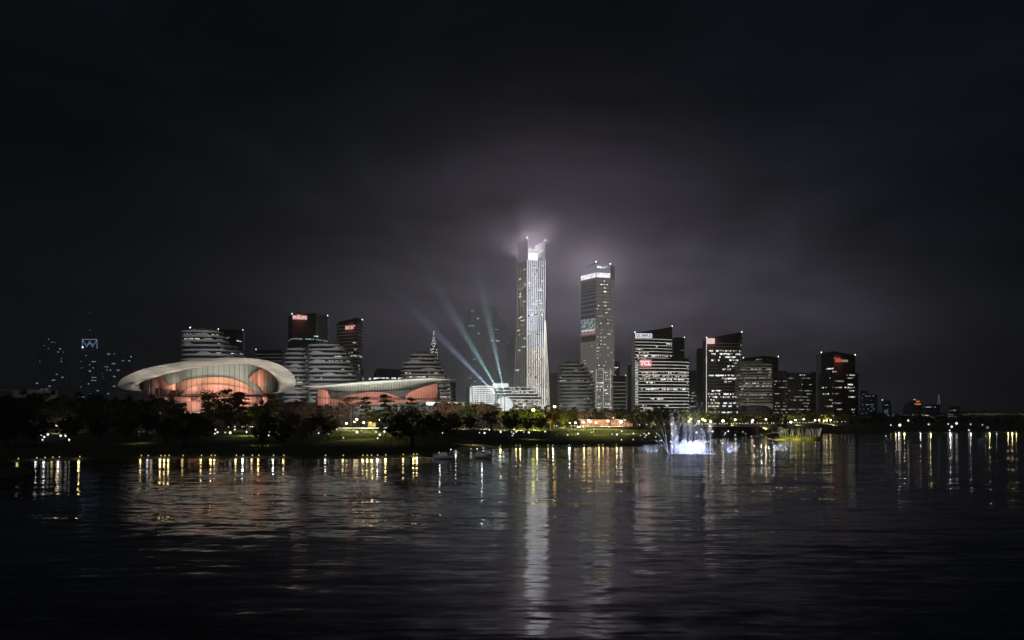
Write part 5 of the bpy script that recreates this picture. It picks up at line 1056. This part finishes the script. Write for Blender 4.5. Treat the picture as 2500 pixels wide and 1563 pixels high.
# retaining wall, cafe
rwll = MB()
for a, b in zip(range(818, 940, 6), range(824, 946, 6)):
    for (u0, u1) in ((a, b),):
        d0, d1 = dp(u0)+1, dp(u1)+1; rwll.add([(X(u0, d0), d0, 6.6), (X(u1, d1), d1, 6.6), (X(u1, d1), d1, 7.55), (X(u0, d0), d0, 7.55), (X(u0, d0+.5), d0+.5, 6.6), (X(u1, d1+.5), d1+.5, 6.6), (X(u1, d1+.5), d1+.5, 7.55), (X(u0, d0+.5), d0+.5, 7.55)], [(0, 1, 2, 3), (3, 2, 6, 7), (5, 4, 7, 6)])
tag(rwll.build('retaining_wall', mat('glow_wall_stone', (.6, .6, .5), .7, emit=(1, .98, .8), est=.3)), 'long low pale lit wall above the green lawn before the low pavilion', 'wall')  # wall emission stands in for lamp light
rwll = MB()
for a, b in zip(range(1404, 1524, 6), range(1410, 1530, 6)):
    d0, d1 = dp(a)+1, dp(b)+1; rwll.add([(X(a, d0), d0, 6.7), (X(b, d1), d1, 6.7), (X(b, d1), d1, 7.25), (X(a, d0), d0, 7.25), (X(a, d0+.5), d0+.5, 6.7), (X(b, d1+.5), d1+.5, 6.7), (X(b, d1+.5), d1+.5, 7.25), (X(a, d0+.5), d0+.5, 7.25)], [(0, 1, 2, 3), (3, 2, 6, 7), (5, 4, 7, 6)])
tag(rwll.build('retaining_wall', mat('glow_wall_cream', (.6, .55, .4), .7, emit=(1, .9, .6), est=.55)), 'thin bright kerb wall on top of the lawn below the glass tower', 'wall')  # kerb emits instead of catching lamp light
cafe = empty('cafe_pavilion', (X(1480, 645), 645, 7), 'low terracotta cafe pavilion glowing under the trees below the glass tower', 'cafe')
mb = MB(); mb.box(X(1418, 650), X(1545, 650), 650, 662, 6.8, 10.8); mb.build('wall', mat('terracotta_render', (.5, .24, .16), .7), cafe)
mb = MB(); mb.box(X(1412, 650), X(1551, 650), 646, 664, 10.8, 11.3); mb.build('roof', concM, cafe)
for k in range(18):
    mb = MB(); x_ = X(1422+k*6.9, 650); mb.box(x_, x_+1.1, 649.8, 650.02, 7.4, 9.4); mb.build('window', emis('cafe_window_glow', (1, .6, .38), .45, .6, .3), cafe)
mb = MB(); 
caf2 = empty('cafe_kiosk', (X(895, 565), 565, 7), 'tiny yellow kiosk under the trees before the low pavilion', 'kiosk')
mb = MB(); mb.box(X(899, 566), X(917, 566), 566, 570, 6.9, 9.6); mb.build('wall', mat('kiosk_yellow', (.6, .45, .12), .6), caf2); mb = MB(); mb.box(X(897, 566), X(919, 566), 565, 571, 9.6, 9.9); mb.build('roof', concM, caf2)
point(P3(908, 1036, 562), 500, (1, .75, .3), .3, caf2)
# tiny promenade lights
rr = random.Random(3)
bproto = MB(); bproto.tube([(0, 0, -.5), (0, 0, .8)], .08, 6); bp = bproto.build('bollard_light', metalM)
b2 = MB(); b2.ball((0, 0, 1), .28, 8, 6); bh = b2.build('lamp_head', emis('bollard_glow', (1, .93, .8), 1.8), bp)
pos = [a for a in list(range(1396, 1440, 7))+list(range(1560, 1700, 20))+list(range(1700, 1990, 7))+list(range(2000, 2080, 9))+[560, 572, 590, 598, 606, 612, 618, 1290, 1352, 1358]]
bt_, bn = {}, {}
pos = sorted(p+rr.uniform(-2, 2) for p in pos)
for p in pos: bt_[zone(p)] = bt_.get(zone(p), 0)+1
for i, p in enumerate(pos):
    o = bp if i == 0 else copy_tree(bp); D = dp(p)+rr.uniform(0, 5); o.location = (X(p, D), D, 7.0); z_ = zone(p); bn[z_] = bn.get(z_, 0)+1
    tag(o, 'small bollard light, %s from left %s' % (ORD[min(35, bn[z_]-1)], z_), 'bollard light', 'bollard lights on the promenade')

# ------------------------------------------------------------ glowing globes on added stems, for floating spots of light
GL = [(101,1062,2),(117,1061,3),(108,1067,2.5),(104,1074,2),(148,1064,3),(161,1063,4),(168,1074,3),
(526,1049.5,2.5),(531,1055.6,2.5),(524.7,1059,2),(549.8,1056,1.5),(562,1056.7,3.5),(573.5,1049,2),(601.7,1054.7,2.8),(630,1063,1.2),(658,1055,1.2),(656,1063,1.8),(681,1060,2.3),(675,1055.7,1),
(820.7,1048,2.7),(778,1057.7,1.8),(800,1059,4),(871.7,1055,3.7),(918,1055,1.8),(939,1054,3),(927,1061.5,3),(922,1070,2),(838.5,1069,1.5),(1081,1057,2),
(1170.5,1056.4,1.3),(1183,1057.2,2.5),(1194.6,1049.4,1.8),(1222.8,1055,2.2),(1255.5,1048.5,2),(1249,1054.9,1.3),(1260.4,1054.3,2),(1253.9,1058.6,1.7),(1251,1063.7,1.3),(1279,1055,1.2),(1291.2,1055.8,2.6),(1302.9,1048,1.6),(1331,1053.9,2),(1359,1062,1),(1385.8,1062,1.6),(1387.8,1054,1),
(1404.4,1054.4,1),(1411,1059,2.3),(1443.3,1055.4,1.3),(1448.5,1055,1.3),(1457,1054.4,1),(1494,1060.3,1.4),(1506.5,1061,2.5),(1518,1053,1.8),(1524.4,1064.7,1),(1517.4,1073.9,1.5),(1546.5,1058.7,2),(1563.6,1063,1.2),(1572.5,1058.9,1.3),(1577.5,1062.5,1.7),(1584,1058.5,2),(1574.6,1067.4,1.1),(1546,1073.5,1.3),(1568,1074,1),(1602.8,1059,1.2),(1608.6,1062.8,1.2),(1601,1067,1.3),(1619.7,1059.9,1),(1626,1064,2.4),(1602.6,1077,1.2),(1610.8,1075.6,1.2),(1615,1076,1.6),(1636.8,1078.6,1.4),
(1640,1059,1.2),(1666,1077,1.5),(1688,1055,1),(1700.4,1055.9,2.6),(1712,1048,1.6),(1740,1053.7,2.1),(1762,1054.4,1),(1766.6,1053.7,1),(1778,1052.9,2),(1771,1057.5,1.7),(1768.4,1062.3,1.1),(1797,1054,1),(1794.9,1062,1.3),(1813.5,1054.6,1.1),(1820.5,1059,2.3),(1834.5,1065.7,1.4),(1797,1072.6,1.2),(1759.7,1076,1.2),(1722,1078.6,1.3),(1729,1078.4,1.2),
(2196.8,1039.4,3.8),(2217.4,1027,2.5),(2174.8,1038,1.6),(2268,1035.5,3),(2315,1035.5,1.6),(2323.6,1042,2.8),(2335.4,1034.6,3.2),(2318.4,1050.8,1.6),(2365.5,1050.4,1.8),(2369.5,1036,1.4),(2411,1044.7,3.5),(2398.7,1037.3,1.2)]
GL.sort(); gt, gn = {}, {}
for g in GL: gt[zone(g[0])] = gt.get(zone(g[0]), 0)+1
mb = MB(); mb.ball((0, 0, 0), 1, 14, 10); gp = mb.build('glow_globe', globeM, None, True)
mb = MB(); mb.tube([(0, 0, -1), (0, 0, -2.2)], .06, 5); gst = mb.build('stem', metalM, gp)
for i, (px_, py_, r_) in enumerate(GL):
    # first depth at which a globe about 1.2 m above the ground shows at that height
    D = 300.; best = None
    while D < 1000:
        if Z(py_, D) <= max(0, gz(px_, D))+1.15 and D > 250: best = D; break
        D += 2.
    if best is None: best = 640.
    o = gp if i == 0 else copy_tree(gp)
    rad = max(.22, r_*best/F*.86); o.location = (X(px_, best), best, max(Z(py_, best), max(0, gz(px_, best))+rad*1.3)); o.scale = (rad, rad, rad)
    if (r_ > 2.2 and px_ in (1626, 2411, 1820.5)) or r_ <= 1.0:
        o.data = o.data.copy(); o.data.materials[0] = globeD
    z_ = zone(px_); gn[z_] = gn.get(z_, 0)+1; sz = 'large' if r_ >= 2.5 else 'small' if r_ < 1.4 else 'medium'
    tag(o, '%s white globe lamp, %s from left %s' % (sz, ORD[gn[z_]-1], z_), 'globe lamp', 'white globe lamps dotted over the lawn and shore')

# ------------------------------------------------------------ shore lamps (their glitter makes the streaks)
YE = (1, .76, .30); WH = (.9, .95, 1)
SH = [(45, YE, 1), (90, WH, .6), (110, WH, .6), (129, YE, .5), (145, WH, .8), (195, YE, 1.3), (345, YE, 1.2), (362, WH, .3), (393, YE, 1.), (403, YE, 1.3), (413, YE, 1.), (447, YE, 1.), (492, YE, 1.1), (516, YE, 1.4), (525, YE, 1.4), (577, YE, .9), (594, WH, 1.5), (616, YE, .9), (632, YE, 1.), (668, WH, .8), (693, YE, 1.1), (795, WH, .5), (838, YE, 1.2), (886, YE, .9), (897, YE, .9), (907, YE, .9), (922, WH, 1.5), (942, YE, 1.1), (985, YE, 1.1), (1010, YE, 1.3), (1018, YE, 1.3), (1072, YE, .6), (1113, WH, .4), (1150, WH, .4), (1180, WH, .3), (1222, YE, .9), (1260, YE, .9), (1270, YE, .9), (1311, YE, .9), (1338, YE, .5), (1350, WH, .9), (1390, WH, .8), (1426, YE, 1.), (1462, YE, .9), (1472, YE, 1.), (1505, YE, 1.), (1640, WH, .3), (2186, YE, 1.), (2193, WH, .9), (2207, YE, .9), (2246, WH, .8), (2271, YE, 1.), (2319, WH, 1.1), (2369, WH, .8), (2415, YE, 1.2), (2432, WH, .3), (2460, YE, 1.), (2470, YE, 1.), (2480, YE, .9)]
mb = MB(); mb.tube([(0, 0, -1.2), (0, 0, .35)], .08, 6); sp = mb.build('shore_lamp', metalM)
mb = MB(); mb.ball((0, 0, .5), .17, 8, 6, 1.2); sh_ = mb.build('lamp_head', emis('shore_lamp_yellow', YE, 1.2), sp)
shW = emis('shore_lamp_white', (1, 1, 1), .9)
sn, stt = {}, {}
for a in SH: stt[zone(a[0])] = stt.get(zone(a[0]), 0)+1
for i, (px_, c_, st) in enumerate(SH):
    o = sp if i == 0 else copy_tree(sp); D = ds(px_)+.4; o.location = (X(px_, D), D, .35)
    if c_ is WH:
        ch = o.children[0]; ch.data = ch.data.copy(); ch.data.materials[0] = shW
    z_ = zone(px_); sn[z_] = sn.get(z_, 0)+1
    tag(o, '%s shore lamp, %s from left %s' % ('white' if c_ is WH else 'yellow', ORD[sn[z_]-1], z_), 'shore lamp', 'shore lamps along the water edge')
    sc_ = (D/345)**2
    point((X(px_, D), D-1.0, .8), 44*st*sc_*(.3+1.5*((i*37)%11)/10), c_, .3, o)

# ------------------------------------------------------------ boats
def boat(px_, py_, D, Lb, rz, label, dim=False):
    r = bpy.data.objects.new('motor_boat', None); COL.objects.link(r); tag(r, label, 'motor boat', 'moored motor boats')
    st_ = []
    for k in range(11):
        t_ = k/10; x_ = -Lb/2+Lb*t_; w_ = Lb*.16*(1-max(0, (t_-.45)/.55)**2.2); zt_ = .95+.55*t_**2
        st_.append([(x_, -w_, zt_), (x_*1.0, -w_*.85, .35), (x_*.96, -w_*.35, -.35), (x_*.96, w_*.35, -.35), (x_, w_*.85, .35), (x_, w_, zt_), (x_, w_*.8, zt_+.04), (x_, -w_*.8, zt_+.04), (x_, -w_, zt_)])
    mb = MB(); mb.grid(st_); mb.add(st_[0][:8], [(0, 1, 2, 3, 4, 5, 6, 7)]); mb.build('hull', whiteM, r)
    mb = MB(); c0 = [(-Lb*.18, 1.), (-Lb*.12, 2.3), (Lb*.1, 2.2), (Lb*.28, 1.2)]
    w_ = Lb*.1; mb.add([(x_, s_*w_*(1 if z_ < 1.5 else .8), z_) for s_ in (-1, 1) for x_, z_ in c0], [(3, 2, 1, 0), (4, 5, 6, 7), (0, 1, 5, 4), (1, 2, 6, 5), (2, 3, 7, 6)]); mb.build('cabin', whiteM, r)
    mb = MB(); mb.add([(-Lb*.1, -w_*.93, 1.75), (Lb*.13, -w_*.9, 1.65), (Lb*.1, -w_*.86, 2.1), (-Lb*.1, -w_*.86, 2.15)], [(0, 1, 2, 3)]); mb.build('cabin_window', glassM, r)
    mb = MB(); mb.tube([(-Lb*.22, -w_, 1.2), (-Lb*.32, -w_*.9, 3.), (-Lb*.32, w_*.9, 3.), (-Lb*.22, w_, 1.2)], .08, 6); mb.build('radar_arch', whiteM, r)
    mb = MB()
    for k in range(5): mb.tube([(Lb*(.2+.06*k), -Lb*.1*(1-.17*k), 1.3), (Lb*(.2+.06*k), -Lb*.1*(1-.17*k), 1.9)], .025, 4)
    mb.tube([(Lb*.2, -Lb*.1, 1.9), (Lb*.44, -Lb*.03, 1.95)], .03, 4); mb.build('bow_rail', mat('steel_rail', (.6, .6, .6), .3, .9), r)
    mb = MB(); mb.ball((-Lb*.32, 0, 3.15), .13, 6, 5); mb.build('nav_lamp', emis('nav_lamp_white', (1, 1, 1), 4 if not dim else .6), r)
    r.location = (X(px_, D), D, 0); r.rotation_euler = (0, 0, rz)
    if not dim: 
        point((X(px_, D)-2, D-4, 4.0), 60, (.85, .85, 1), .2, None, 'deck_fill').name = 'deck_fill'
        l = bpy.data.objects['deck_fill']; l.name = 'deck_light'; l.parent = r; l.location = (-1.5, -4, 4) if abs(rz) < 1.5 else (1.5, 4, 4)
    return r
boat(1084, 1122, 338, 7.2, 3.14+.1, 'white motor boat moored left of the sand strip')
boat(1178, 1123, 345, 6., .35, 'white motor boat moored at the right end of the sand strip')
boat(2169, 1080, 540, 4.6, .1, 'dim small boat on the dark water right of the slanted-post pavilion', True)
boat(2399, 1080, 540, 5., 3.0, 'dim small boat near the right edge of the dark water', True)

# ------------------------------------------------------------ slanted-post pavilion, bridge
pv = empty('slanted_post_pavilion', (X(1955, 590), 590, 0), 'lakeside pavilion ringed by white slanted posts on a yellow lit base', 'pavilion')
D = 592; cxp, cyp, a_, b2_ = X(1957, D), D+4, 11.5, 8.
mb = MB(); q = [(cxp+(a_+1.8)*math.cos(2*math.pi*k/48)-1, cyp+(b2_+1.2)*math.sin(2*math.pi*k/48)) for k in range(48)]; mb.prism(q, -1, 1.1); mb.build('base_drum', mat('yellow_green_stone', (.42, .42, .12), .7, vscale=1), pv)
mb = MB(); mb.prism([(cxp+(a_+2.2)*math.cos(2*math.pi*k/48)-1, cyp+(b2_+1.6)*math.sin(2*math.pi*k/48)) for k in range(48)], 1.1, 1.4); mb.build('deck', concM, pv)
mb = MB(); rb_ = cxp-13; mb.box(rb_-4, cxp+2, cyp-10.4, cyp-9, -1, .55); mb.build('lower_ledge', mat('yellow_green_stone', (.42, .42, .12), .7), pv)
rr = random.Random(17); wpM = mat('white_post_paint', (.75, .76, .72), .5, vscale=1)
for k in range(58):
    a = math.pi+2*math.pi*k/58; x_, y_ = cxp+a_*math.cos(a), cyp+b2_*math.sin(a); ln_ = rr.uniform(-1.3, 1.3); mb = MB(); h = rr.uniform(4.0, 5.4)
    mb.tube([(x_, y_, 1.35), (x_+ln_, y_+rr.uniform(-.3, .3), 1.35+h)], .19, 5); mb.build('slanted_post', wpM, pv)
for x_, y_, pw in ((cxp-8, cyp-1, 500), (cxp, cyp-3, 500), (cxp+8, cyp-1, 350)): spot((x_, y_, 1.6), (x_, y_, 9), pw*4.5, (.97, .97, .9), 150, .6, .3, pv, 'deck_fill')  # bare lights added to brighten the posts
for x_, pw in ((cxp-13, 900), (cxp-5, 800), (cxp+3, 350)): spot((x_, cyp-14, 1.8), (x_, cyp-8, .5), pw*1.3, (1, .95, .25), 120, 1., .2, pv, 'deck_fill')  # spots added over the water to brighten the base
def ribbon(pts, w_, th_, name, m, parent=None):
    """walkway deck: pts (x,y,z) centre line"""
    A, B = [], []
    for i, p in enumerate(pts):
        a, b = Vector(pts[max(0, i-1)]), Vector(pts[min(len(pts)-1, i+1)]); d = (b-a); n = Vector((-d.y, d.x, 0)).normalized()*w_/2; A.append(Vector(p)-n); B.append(Vector(p)+n)
    up = Vector((0, 0, th_)); mb = MB(); mb.grid([[v-up for v in A], A, B, [v-up for v in B], [v-up for v in A]]); return mb.build(name, m, parent)
deckM = mat('pale_bridge_deck', (.5, .45, .38), .7, vscale=1)
br = empty('footbridge', (X(1800, 620), 620, 7), 'thin curling footbridge sweeping over the inlet left of the slanted-post pavilion', 'footbridge')
c1 = [P3(p, y, D) for p, y, D in smooth([(1690, 1040.5), (1780, 1040), (1860, 1040), (1895, 1041), (1908, 1045), (1906, 1049), (1895, 1054), (1870, 1060), (1851, 1062.5)], 40) and [(p_[0], p_[1], lt([(0, 690), (.45, 655), (.62, 640), (.72, 615), (1, 560)], i/39)) for i, p_ in enumerate(smooth([(1690, 1040.5), (1780, 1040), (1860, 1040), (1895, 1041), (1908, 1045), (1906, 1049), (1895, 1054), (1870, 1060), (1851, 1062.5)], 40))]]
ribbon(c1, 2.6, .5, 'deck', deckM, br)
c2 = [P3(p_[0], p_[1], 560-40*i/19) for i, p_ in enumerate(smooth([(1836, 1063.5), (1855, 1066), (1880, 1071), (1903, 1076)], 20))]
ribbon(c2, 2., .4, 'lower_deck', deckM, br)
mb = MB(); 
for pp in c1[::2]: mb.tube([pp, (pp[0], pp[1], pp[2]+1.1)], .035, 4)
mb.tube([(p[0], p[1], p[2]+1.1) for p in c1], .04, 4, False); mb.build('handrail', mat('steel_rail', (.6, .6, .6), .3, .9), br)
x_, y_, z_ = P3(1848.5, 1040, 640); mb = MB(); mb.box(x_-.7, x_+.7, y_-.4, y_+.4, -3, z_-.4); mb.build('pier', concM, br)
for pp in (c1[30], c2[2], c2[17]): mb = MB(); mb.tube([(pp[0], pp[1], -3), (pp[0], pp[1], pp[2]-.3)], .3, 8); mb.build('pier', concM, br)
for k_ in range(2, 40, 4): point((c1[k_][0], c1[k_][1]-1.2, c1[k_][2]+1.5), 80 if k_ > 18 else 25, (1, .86, .68), .08, br, 'deck_fill')  # bare lights added along the deck so the bridge shows
for k_ in range(1, 20, 5): point((c2[k_][0], c2[k_][1]-1., c2[k_][2]+1.2), 60, (1, .95, .9), .08, br, 'deck_fill')
point(P3(1870, 1050, 590), 200, (1, .85, .65), .3, br, 'deck_fill'); point(P3(1890, 1066, 522), 60, (.9, .92, 1), .3, br, 'deck_fill')

# ------------------------------------------------------------ fountain
sprM = bpy.data.materials.new('water_spray'); sprM.use_nodes = True; n_ = sprM.node_tree; n_.nodes.clear()
o_ = n_.nodes.new('ShaderNodeOutputMaterial'); d_ = n_.nodes.new('ShaderNodeBsdfDiffuse'); t_ = n_.nodes.new('ShaderNodeBsdfTranslucent'); mx = n_.nodes.new('ShaderNodeMixShader')
d_.inputs['Color'].default_value = (.85, .87, .92, 1); t_.inputs['Color'].default_value = (.85, .87, .92, 1); mx.inputs[0].default_value = .5
n_.links.new(d_.outputs[0], mx.inputs[1]); n_.links.new(t_.outputs[0], mx.inputs[2]); n_.links.new(mx.outputs[0], o_.inputs[0])
rf = random.Random(23)
def spray(path, n, spread0, spread1, size, root, bias=1.5):
    """droplets scattered about a path, thinning to its end"""
    mb = MB(); vs, fs = [], []
    for _ in range(n):
        t_ = rf.random()**bias; k = t_*(len(path)-1); i = min(len(path)-2, int(k)); p = Vector(path[i]).lerp(Vector(path[i+1]), k-i)
        sp_ = spread0+(spread1-spread0)*t_; p = p+Vector((rf.gauss(0, sp_), rf.gauss(0, sp_), rf.gauss(0, .12))); s = size*rf.uniform(.5, 1.4)
        u = Vector((rf.gauss(0, .5), rf.gauss(0, .5), rf.gauss(0, 1))).normalized()*s*1.5; v = u.cross(Vector((rf.gauss(0, 1), rf.gauss(0, 1), rf.gauss(0, 1)))).normalized()*s*.6
        j = len(vs); vs += [p-u, p+v, p+u, p-v]; fs.append((j, j+1, j+2, j+3))
    mb.v = [tuple(v) for v in vs if True]; mb.f = fs; mb.build('water_jet', sprM, root)
def arc(px0, py0, D, vx, vz, T_=1., n=14):
    x_, y_, z_ = P3(px0, py0, D); z_ = .1; g = 9.8; tt_ = 2*vz/g*T_
    return [(x_+vx*t_, y_, z_+vz*t_-.5*g*t_*t_) for t_ in [tt_*k/n for k in range(n+1)]]
fn = empty('fountain', (X(1685, 385), 385, 0), 'big lake fountain, blue-white lit curtain with tall fading plumes', 'fountain', 'lake fountains')
D = 383
x0 = X(1690, D)
for k in range(40):   # bright curtain
    px_ = 1647+k*1.85+rf.uniform(-.5, .5); h = rf.uniform(3.6, 5.2)*(1 if 1668 < px_ < 1712 else .85); dd_ = D+rf.uniform(-2, 2.5)
    x_ = X(px_, dd_); spray([(x_, dd_, .1), (x_+rf.uniform(-.1, .1), dd_, h*.6), (x_+rf.uniform(-.2, .2), dd_, h)], 420, .24, .34, .07, fn, 1.05)
for px_, h, n_j in ((1643, 21, 1), (1655, 16, 1), (1674, 12, 1), (1688, 15, 1), (1697, 24, 1), (1703, 22, 1), (1708, 19.5, 1), (1734, 13, 1), (1683, 27, 1), (1669, 19, 1), (1650, 11, 1), (1717, 9, 1), (1640, 15, 1)):
    x_ = X(px_, D); spray([(x_, D, .1), (x_, D, h*.5), (x_+rf.uniform(-.3, .3), D, h)], 900, .10, .55, .058, fn, 1.3)
for px_ in (1655, 1672, 1690, 1706, 1722): x_ = X(px_, D); spray([(x_, D, .1), (x_, D, 5), (x_, D, 11)], 600, .9, 1.9, .032, fn, 1.7)
for vx, vz, Tt in ((-5.2, 13.2, .62), (-4.0, 17.0, .6), (-2.6, 19.2, .55), (-6.0, 10., .7)):
    pth = arc(1632, 1108, D, vx, vz, Tt); mb = MB(); mb.tube(pth, [.07*(1-.7*k/len(pth)) for k in range(len(pth))], 4); mb.build('water_jet', sprM, fn); spray(pth, 160, .04, .25, .05, fn, 1.)
for px_, vx, vz, Tt in ((1634, 3.2, 11, .8), (1729, -3.5, 9, .8), (1729, -2.3, 15, .6), (1727, 2.0, 6, 1), (1724, -5, 9.5, .6), (1645, 2.6, 16, .6)):
    pth = arc(px_, 1108, D, vx, vz, Tt); mb = MB(); mb.tube(pth, [.06*(1-.7*k/len(pth)) for k in range(len(pth))], 4); mb.build('water_jet', sprM, fn); spray(pth, 140, .04, .2, .05, fn, 1.)
for px_, pw in ((1636, 1000), (1652, 1500), (1664, 2200), (1676, 3000), (1688, 3200), (1700, 3000), (1712, 2200), (1727, 1900), (1737, 1100)):
    spot((X(px_, D), D-7.5, .25), (X(px_, D), D-.3, 3.2), pw*2.6, (.55, .62, 1), 95, 1., .3, fn, 'basin_lamp')
    if px_ in (1652, 1688, 1712): spot((X(px_, D), D+3.4, .15), (X(px_, D), D, 6), pw*2, (.8, .8, .9), 80, 1., .3, fn, 'basin_lamp')
for px_, tz in ((1643, 14), (1697, 17), (1683, 17), (1734, 8)):
    spot((X(px_, D), D-1.5, .3), (X(px_, D), D-.2, 30), 120000, (1, .92, .84), 24, .7, .3, fn, 'plume_lamp')
mb = MB()
for k in range(60): mb.ball((X(1634+k*1.8, D), D+rf.uniform(-3.5, 1), .02), rf.uniform(.2, .5), 6, 4, .3)
o = mb.build('splash_foam', sprM, fn); o['kind'] = 'stuff'
def fan(px0, px1, py, D, h, lab, pw, n=11, dim=1.):
    f_ = empty('fan_fountain', (X((px0+px1)/2, D), D, 0), lab, 'fountain', 'small fan fountains around the big one')
    for k in range(n):
        u = (k-(n-1)/2)/((n-1)/2); px_ = (px0+px1)/2+(px1-px0)/2*u; x_ = X(px_, D)
        spray([(x_, D, .1), (x_+u*.7, D, h*.75), (x_+u*1.8, D, h*1.35*rf.uniform(.8, 1.1))], 150, .03, .09, .05, f_, 1.3)
    if pw:
        for u in (-.6, 0, .6): spot((X((px0+px1)/2+(px1-px0)/2*u, D), D-1.5, .15), (X((px0+px1)/2+(px1-px0)/2*u, D), D, 1.6), pw*6, (.6, .7, 1), 110, 1., .2, f_, 'basin_lamp')
fan(1581, 1604, 1105, 395, 2.6, 'small fan fountain left of the big fountain', 260)
fan(1562, 1580, 1102, 410, 1.3, 'lowest fan spray, leftmost of the fountains', 60, 7)
fan(1775, 1801, 1107, 390, 3.6, 'fan fountain just right of the big fountain', 300, 13)
fan(1832, 1856, 1098, 430, 3.4, 'unlit fan spray between the two right fan fountains', 0, 13)
fan(1896, 1922, 1102, 412, 2.8, 'rightmost fan fountain before the slanted-post pavilion', 280, 10)
for i, (px_, h) in enumerate(((1748, 2.2), (1762, 1.7), (1766, 2.3), (1777, 2.6))):
    D = 468; j_ = empty('spout', (X(px_, D), D, 0), 'short lit water spout behind the big fountain, %s of four from the left' % ORD[i], 'water spout', 'row of short spouts')
    x_ = X(px_, D); spray([(x_, D, 1.), (x_, D, 1+h)], 220, .12, .22, .07, j_, 1.)
    mb = MB(); mb.tube([(x_, D, -1), (x_, D, 1.)], .12, 6); mb.build('nozzle', metalM, j_); spot((x_, D-1.5, .8), (x_, D, 2.6), 500, (.7, .85, 1), 90, 1., .2, j_, 'basin_lamp')

# ------------------------------------------------------------ camera, render settings
cam = bpy.data.cameras.new('camera'); co = bpy.data.objects.new('camera', cam); COL.objects.link(co)
cam.sensor_width = 36; cam.lens = 36; cam.clip_end = 20000; cam.clip_start = .5
co.location = (0, 0, CH); co.rotation_euler = (math.radians(90), 0, 0); cam.shift_y = (HY-1563/2)/F
SC.camera = co
vs_ = SC.view_settings; vs_.view_transform = 'Standard'; vs_.look = 'None'; vs_.exposure = 0; vs_.gamma = 1
cy = SC.cycles; cy.max_bounces = 6; cy.diffuse_bounces = 1; cy.glossy_bounces = 3; cy.transmission_bounces = 3; cy.transparent_max_bounces = 12; cy.volume_bounces = 0
cy.sample_clamp_indirect = 6; cy.caustics_reflective = False; cy.caustics_refractive = False; cy.use_denoising = True; cy.use_light_tree = True
